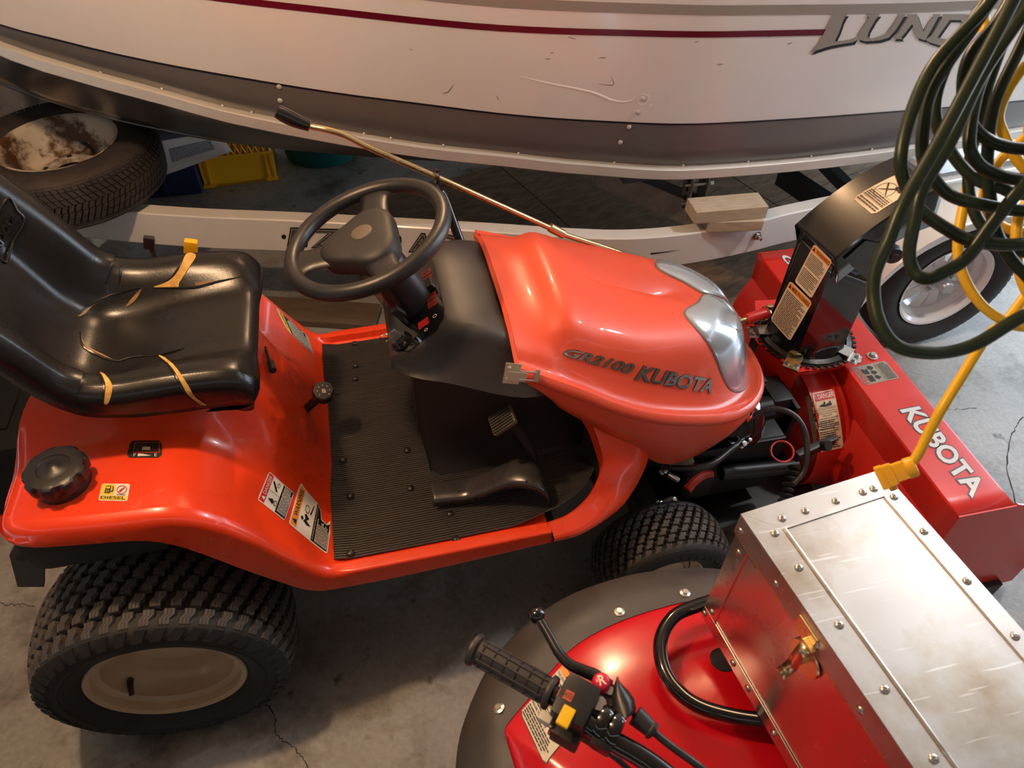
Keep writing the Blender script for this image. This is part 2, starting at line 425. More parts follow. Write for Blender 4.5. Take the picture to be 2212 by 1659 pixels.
# ------------------------------------------------------------------ things lying round the trailer
def osb_mat():
    m = mat('strand_board', (0.20, 0.115, 0.06), 0.7)
    nt = m.node_tree; b = nt.nodes['Principled BSDF']; tc = nt.nodes.new('ShaderNodeTexCoord')
    cols = None
    for k, (rot, seed) in enumerate(((0.4, 1), (2.0, 2))):
        mp = nt.nodes.new('ShaderNodeMapping'); mp.inputs['Scale'].default_value = (16, 60, 1); mp.inputs['Rotation'].default_value = (0, 0, rot)
        nt.links.new(tc.outputs['Object'], mp.inputs[0])
        v = nt.nodes.new('ShaderNodeTexVoronoi'); v.inputs['Scale'].default_value = 1.0; nt.links.new(mp.outputs[0], v.inputs['Vector'])
        r = nt.nodes.new('ShaderNodeValToRGB'); r.color_ramp.elements[0].color = (0.10, 0.055, 0.028, 1); r.color_ramp.elements[1].color = (0.30, 0.19, 0.105, 1)
        nt.links.new(v.outputs['Color'], r.inputs[0])
        if cols is None: cols = r.outputs[0]
        else:
            x = nt.nodes.new('ShaderNodeMix'); x.data_type = 'RGBA'; x.inputs[0].default_value = 0.5
            nt.links.new(cols, x.inputs[6]); nt.links.new(r.outputs[0], x.inputs[7]); cols = x.outputs[2]
    nt.links.new(cols, b.inputs['Base Color']); return m
OSB = osb_mat()
def osb(c, size, rz, label, z=0.006):
    o = MB().box((0, 0, 0), (*size, 0.011)).build('strand_board', OSB, smooth=False)
    o.location = (c[0], c[1], z); o.rotation_euler = (0, 0, rz)
    return tag(o, label, 'board', 'strand boards on the floor')
for j, row in ((-1, 'nearest'), (0, 'middle'), (1, 'farthest')):
    for i, colm in ((-1, 'left'), (0, 'middle'), (1, 'right')):
        osb((2.02+cos(.33)*1.0*i-sin(.33)*.5*j, 1.60+sin(.33)*1.0*i+cos(.33)*.5*j), (.994, .494), .33, 'brown strand board on floor under the boat, row %s to the rail, %s one' % (row, colm))
pk = MB().box((0, 0, 0), (0.62, 0.14, 0.03), bev=0.002).build('plank', mat('dark_old_plank', (0.13, 0.085, 0.05), 0.8, var=0.4, vscale=8, stretch=(1, 12, 12)), smooth=False)
pk.location = (0.28, 1.12, 0.015); pk.rotation_euler = (0, 0, -0.30)
tag(pk, 'dark old wooden plank on floor between tractor and trailer rail', 'plank')

# yellow crate
def crate():
    c = atz(520, 398, 0.0)+Vector((0.0, 0.13, 0)); t = thing('crate', c, 'yellow plastic crate with lattice upper sides on floor behind trailer rail', 'crate')
    W, D, H = 0.345, 0.25, 0.24
    ru = Matrix.Rotation(0.05, 4, 'Z')
    def P(x, y, z): return c + ru @ Vector((x, y, z))
    rr = Matrix.Rotation(0.05, 3, 'Z')
    m = MB()
    m.box(P(0, 0, 0.006), (W, D, 0.012), rr)
    for s in (-1, 1):
        m.box(P(0, s*(D/2-0.004), 0.075), (W, 0.008, 0.15), rr); m.box(P(s*(W/2-0.004), 0, 0.075), (0.008, D, 0.15), rr)
        m.box(P(0, s*(D/2), 0.148), (W+0.016, 0.014, 0.012), rr); m.box(P(0, s*(D/2), H), (W+0.02, 0.018, 0.016), rr); m.box(P(s*W/2, 0, H), (0.018, D, 0.016), rr)
        for q in (-1, 1):
            m.box(P(s*W/2-s*0.03, q*(D/2+0.004), 0.07), (0.012, 0.012, 0.14), rr); m.box(P(s*W/2-s*0.004, q*(D/2+0.004), 0.07), (0.012, 0.012, 0.14), rr)
            m.box(P(s*(W/2-0.02), q*(D/2+0.005), 0.012), (0.06, 0.016, 0.014), rr)
    m.build('body', YELPL, t, smooth=False, clean=False)
    l = MB()
    for s in (-1, 1):
        for i in range(12):
            x0 = -W/2+W*i/12
            for a, b in ((0, 1), (1, 0)):
                l.tube([P(x0, s*(D/2-0.003), 0.155+a*0.08), P(x0+W/12, s*(D/2-0.003), 0.155+b*0.08)], 0.0028, 4, sub=1)
    l.build('lattice', YELPL, t, smooth=False, clean=False)['kind'] = 'stuff'
crate()
def bin_blue():
    c = atz(372, 428, 0.0)+Vector((-0.02, 0.13, 0)); t = thing('storage_bin', c, 'dark blue plastic bin on floor between spare tyre and yellow crate', 'bin')
    m = MB(); BL = mat('dark_blue_plastic', (0.006, 0.012, 0.05), 0.5)
    m.box(c+Vector((0, 0, 0.12)), (0.33, 0.24, 0.24), bev=0.02); m.box(c+Vector((0.0, -0.122, 0.12)), (0.02, 0.012, 0.2), bev=0.003); m.box(c+Vector((-0.12, -0.122, 0.12)), (0.02, 0.012, 0.2), bev=0.003)
    m.build('body', BL, t, clean=False)
    MB().box(c+Vector((0, 0, 0.245)), (0.35, 0.26, 0.02), bev=0.006).build('lid', BL, t)
    # printed sheet lying on the bin
    q = [(340, 308), (358, 377), (492, 328), (460, 295)]
    sh = MB(); P = [aty(340, 306, c.y-0.14), aty(358, 378, c.y-0.22), aty(500, 327, c.y-0.20), aty(475, 285, c.y-0.04)]
    rows = []
    for i in range(9):
        u = i/8; rows.append([(P[1]*(1-u)+P[2]*u)*(1-v/6)+(P[0]*(1-u)+P[3]*u)*(v/6) + Vector((0, 0, 0.012*sin(u*3)*sin(v/2))) for v in range(7)])
    s = sh.grid(rows).build('paper_sheet', mat('white_paper', (0.75, 0.70, 0.66), 0.6), clean=False)
    tag(s, 'white printed paper sheet lying on the dark blue bin', 'paper')
    d = Decal(s, [rows[0][0], rows[8][0], rows[8][6], rows[0][6]], px=False, offset=0.001)
    d.rect(0.14, 0.30, 0.80, 0.72, mat('print_grey', (0.22, 0.23, 0.26), 0.6), 0); d.lines(0.16, 0.33, 0.78, 0.70, 6, mat('print_light', (0.6, 0.6, 0.62), 0.6), 0.35, 4, lev=1)
    d.done('print', s)
    s.modifiers.new('thickness', 'SOLIDIFY').thickness = 0.0006
bin_blue()
def tub():
    c = atz(672, 378, 0.0)+Vector((0.07, 0.24, 0)); t = thing('tub', c, 'round teal plastic tub on floor right of the yellow crate', 'tub')
    TE = mat('teal_plastic', (0.006, 0.085, 0.075), 0.45)
    MB().lathe([(0, 0.004), (0.185, 0), (0.195, 0.01), (0.225, 0.22), (0.240, 0.225), (0.240, 0.237), (0.222, 0.237), (0.190, 0.02), (0, 0.018)], c, n=40).build('body', TE, t)
    for s in (-1, 1):
        m = MB(); m.tube([c+Vector((s*0.2, -0.10, 0.23)), c+Vector((s*0.27, -0.06, 0.23)), c+Vector((s*0.27, 0.06, 0.23)), c+Vector((s*0.2, 0.10, 0.23))], 0.008, 8); m.build('handle', TE, t)
tub()
def sack():
    c = Vector((-0.80, 1.90, 0)); rnd = random.Random(3); rows = []
    for i in range(15):
        v = i/14; row = []
        for j in range(33):
            a = 2*pi*j/32; q = (abs(cos(a))**0.5*(1 if cos(a) > 0 else -1), abs(sin(a))**0.5*(1 if sin(a) > 0 else -1))
            wob = mnoise.noise(Vector((cos(a)*2, sin(a)*2, v*5)))*0.035
            k = 1 - 0.25*v**3; row.append(c+Vector(((0.23*k+wob)*q[0], (0.15*k*(1-0.5*v*v)+wob)*q[1], v*0.80+wob*0.6)))
        rows.append(row)
    cap = [c+Vector((0, 0, 0.77)) for _ in range(33)]
    o = MB().grid(rows+[cap]).build('paper_sack', mat('brown_paper_sack', (0.62, 0.46, 0.33), 0.8, var=0.55, vscale=9, bump=0.6, bscale=30), angle=60)
    tag(o, 'crumpled brown paper sack on floor behind the spare tyre at left edge', 'sack')
sack()

# ================================================================== BOAT
BO_ = [-2.2, -1.5, -0.9, -0.33, 0.13, 0.63, 1.07, 1.72, 2.40, 3.1, 4.3]
BX = [-2.2, -1.5, -0.9, -.37, -.15, .03, .24, .55, .79, 1.04, 1.30, 1.68, 2.34, 3.07, 4.3]
CY = [2.25, 1.72, 1.37, 1.137, 1.067, 1.014, .966, .914, .884, .858, .835, .804, .809, .858, .95]
CZ = [1.92, 1.62, 1.36, 1.094, 1.023, .977, .916, .845, .795, .755, .712, .670, .658, .667, .68]   # lower edge of the chine rail
GZ = [2.00, 1.72, 1.44, 1.205, 1.150, 1.113, 1.076, 1.021, .984, .943, .912, .884, .864, .832, .80]  # grey / white edge
RZ = [2.06, 1.82, 1.60, 1.42, 1.315, 1.252, 1.205, 1.175, 1.148, 1.13, 1.12]   # maroon stripe centre
def hully(x, z):
    y = interp(x, BX, CY); h = z-interp(x, BX, CZ)
    fl = 0.17+0.10*sstep(0.6, -0.8, x)
    return y - fl*max(0, h) - 0.03*sstep(0, 0.1, h)
def keel(x):
    return interp(x, BO_, [2.3, 2.1, 1.98, 1.90, 1.86, 1.85, 1.85, 1.86, 1.88, 1.90, 1.95]), interp(x, BO_, [1.7, 1.18, 0.84, 0.64, 0.54, 0.49, 0.47, 0.46, 0.46, 0.46, 0.47])
def bulge(x): return interp(x, [-1.5, -.9, -.3, .3, .8, 1.3, 1.8], [.17, .165, .135, .11, .07, .03, .02])
def boat():
    t = thing('motor_boat', (1.7, 1.86, 0.46), 'white and grey aluminium fishing boat on white trailer behind the tractor', 'boat')
    xs = [-2.1+0.08*i for i in range(80)]
    def P(x, z, off=0.0): return Vector((x, hully(x, z)-off, z))
    def strip(name, z0, z1, m, n=6, off=0.0, xa=-2.1, xb=4.3, thick=None):
        X = [x for x in xs if xa < x < xb]; X = [xa]+X+[xb]
        rows = [[P(x, z0(x)+(z1(x)-z0(x))*j/n, off) for j in range(n+1)] for x in X]
        return MB().grid(rows).build(name, m, t, clean=False, angle=60)
    cz = lambda x: interp(x, BX, CZ)+0.03; gz = lambda x: interp(x, BX, GZ); rz = lambda x: interp(x, BO_, RZ)
    topz = lambda x: rz(x)+0.36
    white = strip('white_topside', gz, topz, WHITEP, 10)
    strip('grey_band', cz, gz, HULLGREY, 6)
    strip('black_pinstripe', lambda x: gz(x)-0.003, lambda x: gz(x)+0.003, NAVY, 1, 0.0012)
    strip('maroon_stripe', lambda x: rz(x)-0.009, lambda x: rz(x)+0.009, STRIPE, 1, 0.0015, -2.1, 1.99)
    strip('maroon_stripe', lambda x: rz(x)-0.007, lambda x: rz(x)+0.007, STRIPE, 1, 0.0015, 2.52, 4.3)
    strip('taupe_stripe', lambda x: rz(x)+0.055-0.003*(x-1.5), lambda x: rz(x)+0.082-0.003*(x-1.5), TAUPE, 1, 0.0015, 0.62, 4.3)
    # chine rail: extruded aluminium angle with a thin upper lip
    rows = []
    for x in xs:
        z = interp(x, BX, CZ); y = hully(x, z+0.035)
        rows.append([Vector((x, y+0.012, z+0.052)), Vector((x, y-0.003, z+0.053)), Vector((x, y-0.0045, z+0.044)), Vector((x, y-0.020, z+0.040)), Vector((x, y-0.026, z+0.036)), Vector((x, y-0.026, z+0.004)), Vector((x, y-0.022, z)), Vector((x, y+0.03, z-0.004))])
    MB().grid(rows).build('chine_rail', mat('aluminium_rail', (0.66, 0.62, 0.565), 0.38, metal=0.3, var=0.12, vscale=5, stretch=(1, 8, 8)), t, clean=False, angle=25)
    rows = []
    for x in xs:
        y0, z0 = interp(x, BX, CY)+0.02, interp(x, BX, CZ)-0.003; ky, kz = keel(x)
        rows.append([Vector((x, y0+(ky-y0)*j/8, z0+(kz-z0)*(j/8)-bulge(x)*sin(pi*(j/8)**.55))) for j in range(9)])
    MB().grid(rows).build('bottom', HULLBOT, t, clean=False, angle=60)
    # strakes under the bow
    for f in (0.34, 0.62):
        MB().tube([Vector((x, interp(x, BX, CY)+0.02+(keel(x)[0]-interp(x, BX, CY))*f, interp(x, BX, CZ)+(keel(x)[1]-interp(x, BX, CZ))*f-bulge(x)*sin(pi*f**.55)-0.006)) for x in xs[::4]], 0.009, 6, sub=2).build('strake', HULLBOT, t)
    # far half, deck and gunwale so the hull is a whole thing
    rows = []
    for x in xs:
        y0 = interp(x, BX, CY); ky, kz = keel(x); z = topz(x)
        fy = 2*1.86-hully(x, z) + (ky-1.86)*2
        rows.append([Vector((x, hully(x, z), z)), Vector((x, hully(x, z)+0.10, z+0.015)), Vector((x, (hully(x, z)+fy)/2, z-0.02)), Vector((x, fy-0.1, z+0.015)), Vector((x, fy, z)), Vector((x, fy+0.1, interp(x, BX, GZ))), Vector((x, 2*ky-y0, interp(x, BX, CZ))), Vector((x, ky, kz))])
    MB().grid(rows).build('deck_and_far_side', WHITEP, t, clean=False, angle=30)
    MB().tube([P(x, topz(x)) for x in xs[::3]], 0.022, 8, sub=2).build('gunwale', mat('aluminium_trim', (0.7, 0.68, 0.65), 0.35, metal=0.9), t)
    # transom
    x = xs[-1]; ky, kz = keel(x); MB().add([(x, hully(x, topz(x)), topz(x)), (x, hully(x, gz(x)), gz(x)), (x, interp(x, BX, CY), interp(x, BX, CZ)), (x, ky, kz), (x, 2*ky-interp(x, BX, CY), interp(x, BX, CZ)), (x, 2*ky-hully(x, topz(x)), topz(x))], [(0, 1, 2, 3, 4, 5)]).build('transom', WHITEP, t, smooth=False)
    # rivets
    RV = mat('painted_rivet', (0.62, 0.6, 0.57), 0.3, metal=0.3)
    me = None
    def rivet(p, n, m=RV, r=0.0075):
        nonlocal me
        if me is None:
            o = MB().lathe([(r, 0), (r*0.95, r*0.35), (r*0.6, r*0.62), (0, r*0.72)], (0, 0, 0), n=12).build('rivet', m, None); me = o.data; bpy.data.objects.remove(o)
        o = bpy.data.objects.new('rivet', me); COL.objects.link(o); o.location = p; o.rotation_euler = n.to_track_quat('Z', 'Y').to_euler(); adopt(o, t); return o
    grey = [o for o in t.children if o.name.startswith('grey_band')][0]
    for px, py, tg in ((1388, 213, white), (1377, 242, white), (1359, 274, grey), (1340, 307, grey), (603, 187, grey), (605, 217, grey)):
        p, n = hit(tg, px, py)
        if p is not None: rivet(p, n)
    rail = [o for o in t.children if o.name.startswith('chine_rail')][0]
    for px in (240, 355, 455, 565, 768, 850, 965, 1143, 1312, 1475, 1625, 1763, 1890, 2020, 2130):
        # lip of the rail
        best = None
        for x in xs:
            z = interp(x, BX, CZ)+0.050; p = Vector((x, hully(x, interp(x, BX, CZ)+0.035)-0.0085, z-0.004)); d = p-CAMP
            q = IW/2+FPX*d.dot(_rt)/d.dot(_fw)
            if best is None or abs(q-px) < best[0]: best = (abs(q-px), p)
        rivet(best[1], Vector((0, -1, 0.35)).normalized()).scale = (0.62, 0.62, 0.62)
    def scuff(pix, m, wd):
        P = []
        for q in spline([Vector((a, b, 0)) for a, b in pix], 6):
            p, n = hit(white, q.x, q.y)
            if p is not None: P.append(p+n*0.0008)
        rows = []
        for i, p in enumerate(P):
            tg = (P[min(len(P)-1, i+1)]-P[max(0, i-1)]).normalized(); sd = tg.cross(Vector((0, -1, 0))).normalized()*wd*(0.25+sin(pi*i/max(1, len(P)-1))); rows.append([p-sd, p+sd])
        if len(rows) > 1: MB().grid(rows).build('scuff_mark', m, t, smooth=False, clean=False)
    SCR = mat('white_scratch', (0.95, 0.93, 0.90), 0.3); DRK = mat('dark_scuff', (0.16, 0.14, 0.13), 0.6)
    scuff([(1120, 163), (1180, 178), (1275, 197), (1325, 216), (1358, 218), (1378, 206)], SCR, 0.0022)
    for pix in ([(1376, 214), (1386, 203), (1402, 208), (1396, 222), (1380, 224), (1376, 214)], [(1402, 222), (1410, 230)]): scuff(pix, SCR, 0.0008)
    for pix in ([(955, 201), (968, 198), (980, 181)], [(1226, 80), (1245, 84)], [(1292, 181), (1324, 183), (1320, 163)], [(1188, 115), (1196, 113)], [(1177, 127), (1190, 127)], [(1293, 125), (1310, 124)], [(1656, 80), (1672, 76)], [(1700, 95), (1712, 92)], [(1548, 139), (1562, 138)], [(1500, 92), (1510, 88)], [(886, 105), (890, 109)], [(1072, 206), (1078, 217)]): scuff(pix, DRK, 0.0009)
    # brand letters on the topside: dark backing copy and taupe face
    Z = 2.963
    GL = [
      ([(938,85),(1037,86),(1022,106),(1005,140),(985,200),(955,262),(1000,260),(1052,252),(1092,238),(1075,268),(1000,279),(930,292),(880,306),(795,335),(850,278),(890,200),(938,105)], []),
      ([(1150,88),(1245,88),(1215,125),(1175,195),(1165,232),(1190,245),(1240,233),(1285,212),(1330,150),(1362,102),(1352,88),(1410,88),(1395,110),(1345,190),(1300,238),(1240,256),(1150,262),(1108,250),(1102,225),(1130,180),(1175,112)], []),
      ([(1412,88),(1482,88),(1522,200),(1560,132),(1590,102),(1580,88),(1635,88),(1615,112),(1575,185),(1532,255),(1485,240),(1450,150),(1400,215),(1380,238),(1392,248),(1330,245),(1350,225),(1425,108)], []),
      ([(1645,88),(1790,88),(1850,102),(1860,140),(1830,190),(1760,272),(1690,306),(1640,292),(1560,268),(1535,250),(1575,225),(1642,115)], [[(1692,125),(1760,125),(1775,150),(1740,215),(1690,252),(1612,238),(1650,182)]])]
    def place(poly, dx, dy, off):
        out = []
        for x, y in poly:
            p, n = hit(white, 1480+(x+dx)/Z, (y+dy)/Z); out.append(p+n*off)
        return out
    for k, (dx, dy, off, m) in enumerate(((10, 17, 0.0016, NAVY), (0, 0, 0.0024, TAUPE))):
        b = MB()
        for outer, holes in GL:
            L = [[Vector((x, y, 0)) for x, y in outer]]+[[Vector((x, y, 0)) for x, y in h] for h in holes]
            tri = tessellate_polygon(L); pts = place(outer+[p for h in holes for p in h], dx, dy, off)
            b.add(pts, [tuple(q) for q in tri])
        o = b.build('brand_lettering', m, t, smooth=False, clean=False)
        o['label'] = 'taupe LUND letters on the white topside' if k else 'dark shadow print behind the LUND letters'
    return t
boat()

# ================================================================== TYRES
def tyre_profile(R, Wd, rim, sh=0.3):
    # (radius, axial) from outer bead over the tread to inner bead
    h = Wd/2; s = R-rim
    return [(rim, -h*0.72), (rim+0.006, -h*0.80), (rim+s*0.25, -h*0.96), (rim+s*0.5, -h*1.0), (rim+s*0.72, -h*0.98), (R-s*0.14, -h*0.90), (R-s*0.055, -h*0.78), (R-0.012, -h*0.55), (R-0.009, -h*0.25), (R-0.008, 0), (R-0.009, h*0.25), (R-0.012, h*0.55), (R-s*0.055, h*0.78), (R-s*0.14, h*0.90), (R-s*0.28, h*0.98), (R-s*0.5, h*1.0), (R-s*0.75, h*0.96), (rim+0.006, h*0.80), (rim, h*0.72)]
def turf_tread(R, Wd, rows, per, hgt, c, ax, up, crown=0.02):
    """staggered S-shaped turf lugs, each three zig-zag bars"""
    a = Vector(ax).normalized(); u = Vector(up).normalized(); v = a.cross(u); c = Vector(c); mb = MB()
    pw = Wd*0.97/rows; pc = 2*pi/per
    path = [(-0.50, -0.11), (-0.14, -0.11), (0.14, 0.11), (0.50, 0.11)]
    def pt(w, th, r):
        rr = r - crown*(abs(w)/(Wd/2))**2.6
        return c + a*w + (u*cos(th)+v*sin(th))*rr
    for i in range(rows):
        wc = (i-(rows-1)/2)*pw
        for j in range(per):
            tc = (j+0.5*(i % 2))*pc
            for lev, rT, bars in ((0, R-0.0016, ((-0.26, 0.26),)), (1, R, ((-0.245, -0.10), (-0.075, 0.075), (0.10, 0.245)))):
                for b0, b1 in bars:
                    P = [(x, y+b0) for x, y in path]+[(x, y+b1) for x, y in reversed(path)]
                    q = 0.76 if lev == 0 else 0.72
                    n = len(mb.V); rb = R-hgt if lev == 0 else R-0.002
                    for x, y in P: mb.V.append(pt(wc+x*pw*q*1.12, tc+y*pc*1.02, rT))
                    for x, y in P: mb.V.append(pt(wc+x*pw*(q+0.05)*1.12, tc+y*pc*1.07, rb))
                    mb.F += [(n, n+1, n+6, n+7), (n+1, n+2, n+5, n+6), (n+2, n+3, n+4, n+5)]; mb.M += [0, 0, 0]
                    for k in range(8): mb.F.append((n+k, n+8+k, n+8+(k+1) % 8, n+(k+1) % 8)); mb.M.append(0)
    return mb
def block_tread(R, Wd, rows, per, hgt, c, ax, up, crown=0.012, skew=0.25):
    a = Vector(ax).normalized(); u = Vector(up).normalized(); v = a.cross(u); c = Vector(c); mb = MB(); pw = Wd*0.86/rows; pc = 2*pi/per
    for i in range(rows):
        wc = (i-(rows-1)/2)*pw
        for j in range(per):
            tc = (j+(0.4 if i % 2 else 0))*pc; n = len(mb.V); sk = skew*(1 if i < rows/2 else -1)
            for rT, q in ((R, 0.86), (R-hgt, 0.93)):
                for x, y in ((-0.5, -0.42-sk), (0.5, -0.42+sk), (0.5, 0.42+sk), (-0.5, 0.42-sk)):
                    w_ = wc+x*pw*q; th = tc+y*pc*q; rr = rT-crown*(abs(w_)/(Wd/2))**2.5
                    mb.V.append(c+a*w_+(u*cos(th)+v*sin(th))*rr)
            mb.F += [(n, n+1, n+2, n+3)]+[(n+k, n+4+k, n+4+(k+1) % 4, n+(k+1) % 4) for k in range(4)]; mb.M += [0]*5
    return mb

# ================================================================== TRAILER
def trailer():
    t = thing('boat_trailer', (1.7, 0.8, 0), 'white boat trailer with lettered frame rail under the boat', 'trailer')
    H, T = 0.135, 0.055
    # spine of the near rail: top outer edge at z=0.50, (photo points measured on that plane)
    path = [Vector((-2.1, 1.80, 0.50)), Vector((-1.0, 1.475, 0.50))]+[atz(x, y, 0.50) for x, y in ((330, 462), (640, 477), (1000, 497), (1230, 512))]+[atz(1370, 515, 0.50), atz(1510, 502, 0.50), atz(1640, 478, 0.50), atz(1745, 453, 0.50)]
    e = path[-1]; path += [e+Vector((0.7, 0.09, 0)), e+Vector((1.6, 0.20, 0)), e+Vector((2.0, 0.24, 0))]
    P = spline(path, 6); rows = []
    for i, p in enumerate(P):
        a = P[max(0, i-1)]; c = P[min(len(P)-1, i+1)]; d = (c-a).normalized(); n = Vector((d.y, -d.x, 0))   # towards the camera
        Q = [(-T, -0.012), (-T, 0), (-0.004, 0), (0, -0.004), (0, -H+0.004), (-0.004, -H), (-T, -H), (-T, -H+0.012), (-0.008, -H+0.012), (-0.008, -0.012)]
        rows.append([p+n*o+Vector((0, 0, z)) for o, z in Q]+[p+n*Q[0][0]+Vector((0, 0, Q[0][1]))])
    rail = MB().grid(rows).build('frame_rail', TRWHITE, t, angle=30)
    # lettering
    for s, u0, u1 in (('E', 622, 662), ('Z', 674, 728), ('L', 757, 800), ('O', 812, 862), ('A', 884, 930), ('D', 938, 985)):
        yb = 531+(u0-622)*0.045; yt = 493+(u0-622)*0.045; sl = 7
        d = Decal(rail, [(u0, yb), (u1, yb+1), (u1+sl, yt+1), (u0+sl, yt)])
        d.text(s, -.05, -.06, 1.05, 1.06, LBLK, 0, bold=0.055); d.text(s, .03, .03, .97, .97, GREYLET, 1, bold=0.022); d.text(s, .07, .06, .93, .94, mat('letter_core', (.07, .06, .055), .4), 2, bold=-0.004); d.done('letter', rail)
    o = Decal(rail, [(608, 516), (618, 516), (618, 506), (608, 506)]); o.ring(0.5, 0.5, 0.5, 0.5, 0.98, LBLK, 1, 16); o.done('drain_hole', rail)
    # pinstripe wedge near the bend
    d = Decal(rail, [(1405, 549), (1470, 540), (1470, 538), (1405, 546)]); d.poly([(0, 0), (1, 0.4), (1, 0.6), (0, 1)], LBLK, 1); d.done('pinstripe', rail)
    # far rail and cross members
    m = MB()
    far = [Vector((p.x, 3.72-p.y, p.z)) for p in path]
    m.tube([p-Vector((0, 0, 0.07)) for p in far], 0.05, 4, sub=3); m.build('frame_rail', TRWHITE, t, angle=30)
    MB().tube([(-2.1, 1.86, 0.43), (-3.0, 1.86, 0.43)], 0.05, 4, sub=2).build('tongue', TRWHITE, t, angle=30)
    GALV = mat('galvanised_steel', (0.45, 0.43, 0.40), 0.45, metal=0.7, var=0.4, vscale=12)
    def beam(a, b, wd, ht, m, name):
        a = Vector(a); b = Vector(b); d = (b-a); q = d.to_track_quat('X', 'Z').to_matrix()
        return MB().box((a+b)/2, (d.length, wd, ht), q, bev=0.003).build(name, m, t, smooth=False)
    beam(atz(1560, 480, 0.47), atz(1300, 372, 0.47), 0.07, 0.10, GALV, 'cross_member')
    beam(atz(1300, 372, 0.47), Vector((2.2, 2.75, 0.47)), 0.07, 0.10, GALV, 'cross_member')
    beam(atz(1805, 455, 0.44), atz(1690, 378, 0.44), 0.06, 0.07, BLKMAT, 'cross_member')
    beam(Vector((1.55, 1.05, 0.545)), Vector((3.6, 1.15, 0.56)), 0.07, 0.045, mat('grey_bunk_carpet', (0.10, 0.10, 0.11), 0.95), 'bunk_board')
    # adjustable upright bracket, perforated
    b = MB(); c0 = atz(1500, 415, 0.55)
    for s in (-0.030, 0.030):
        b.box(c0+Vector((s, 0, 0)), (0.006, 0.07, 0.17), bev=0.001)
    br = b.build('upright_bracket', GALV, t, smooth=False)
    for z in (-0.05, -0.015, 0.02, 0.055):
        MB().lathe([(0.0, 0), (0.009, 0), (0.009, 0.003), (0, 0.003)], c0+Vector((-0.037, -0.005, z)), axis=(1, 0, 0), n=12).build('bracket_hole', LBLK, br)
    for z in (0.045, -0.03):
        bo = MB(); bo.lathe([(0, -0.055), (0.007, -0.055), (0.007, 0.055), (0, 0.055)], c0+Vector((0, -0.02, z)), axis=(1, 0, 0), n=12); bo.lathe([(0, 0.04), (0.013, 0.04), (0.013, 0.052), (0, 0.052)], c0+Vector((0, -0.02, z)), axis=(1, 0, 0), n=6); bo.build('bolt', STEEL, br)
    # bolt through the rail
    p, n = hit(rail, 1634, 508)
    if p is not None:
        b = MB(); b.lathe([(0, 0), (0.017, 0), (0.017, 0.004), (0.011, 0.005), (0.011, 0.016), (0.006, 0.017), (0.006, 0.03), (0, 0.03)], p, axis=n, n=14); b.build('rail_bolt', STEEL, t)
    # wheel with fender
    wc = Vector((2.665, 0.53, 0.290)); R = 0.290
    wt = MB().lathe(tyre_profile(R, 0.145, 0.172), wc, axis=(0, 1, 0), n=72).build('trailer_tyre', RUBBER, t)
    tr = block_tread(R, 0.145, 6, 62, 0.009, wc, (0, 1, 0), (0, 0, 1)).build('tread', RUBBER, wt, smooth=False, clean=False); tr['kind'] = 'stuff'
    WW = mat('white_spoke_wheel', (0.72, 0.70, 0.68), 0.3, coat=0.2)
    rim = MB()
    rim.lathe([(0.176, -0.062), (0.180, -0.066), (0.172, -0.064), (0.160, -0.052), (0.158, -0.030), (0.140, -0.012), (0.138, 0.05), (0.17, 0.06)], wc, axis=(0, 1, 0), n=64)
    for k in range(10):
        a = 2*pi*k/10; d = Vector((cos(a), 0, sin(a))); tn = Vector((-sin(a), 0, cos(a)))
        i0 = wc+d*0.055+Vector((0, -0.012, 0)); o0 = wc+d*0.142+Vector((0, -0.006, 0))
        rim.prism([i0-tn*0.016, i0+tn*0.016, o0+tn*0.034*(1 if k % 2 else 0.5), o0-tn*0.034*(0.5 if k % 2 else 1)], Vector((0, 0.006, 0)))
    rim.lathe([(0.0, -0.014), (0.062, -0.014), (0.070, -0.008), (0.070, 0.01)], wc, axis=(0, 1, 0), n=40)
    rm = rim.build('wheel_rim', WW, wt, angle=30)
    MB().lathe([(0.0, -0.075), (0.020, -0.075), (0.024, -0.070), (0.025, -0.035), (0.030, -0.033), (0.030, -0.012)], wc, axis=(0, 1, 0), n=24).build('hub_cap', mat('grey_hub_cap', (0.5, 0.5, 0.5), 0.35, metal=0.6), wt)
    for k in range(5):
        a = 2*pi*k/5+0.3; MB().lathe([(0, -0.035), (0.009, -0.035), (0.011, -0.014)], wc+Vector((cos(a), 0, sin(a)))*0.047, axis=(0, 1, 0), n=6).build('wheel_nut', STEEL, wt)
    rows = []
    fr = R+0.05
    pts = [(-0.40, 0.005), (-0.385, 0.06)]+[(fr*cos(a)*1.12, fr*sin(a)) for a in [radians(x) for x in range(155, 20, -9)]]+[(0.42, 0.06), (0.44, 0.02)]
    for x, z in pts:
        c = wc+Vector((x, 0, z)); rows.append([c+Vector((0, -0.115, -0.035)), c+Vector((0, -0.115, -0.005)), c+Vector((0, -0.108, 0)), c+Vector((0, 0, 0.006)), c+Vector((0, 0.1, 0.0))])
    f = MB().grid(rows).build('wheel_fender', TRWHITE, t, clean=False, angle=40); solidify(f, 0.004)
    beam(wc+Vector((0, 0.05, 0)), Vector((2.7, 2.6, 0.285)), 0.05, 0.05, BLKMAT, 'axle')
    return t
TR = trailer()
def woodblock(pix, z, h, wd, ln, rz, label):
    c = Vector((*pix, z)); o = MB().box((0, 0, 0), (ln, wd, h), bev=0.003).build('wood_block', WOOD, smooth=False)
    o.location = c+Vector((0, 0, -h/2)); o.rotation_euler = (0, 0, rz); tag(o, label, 'wood block', 'wood blocks on the trailer rail'); return o
woodblock((1.858, .715), 0.5405, 0.040, 0.085, 0.20, -0.13, 'pale wooden block, lower of two stacked on the trailer rail')
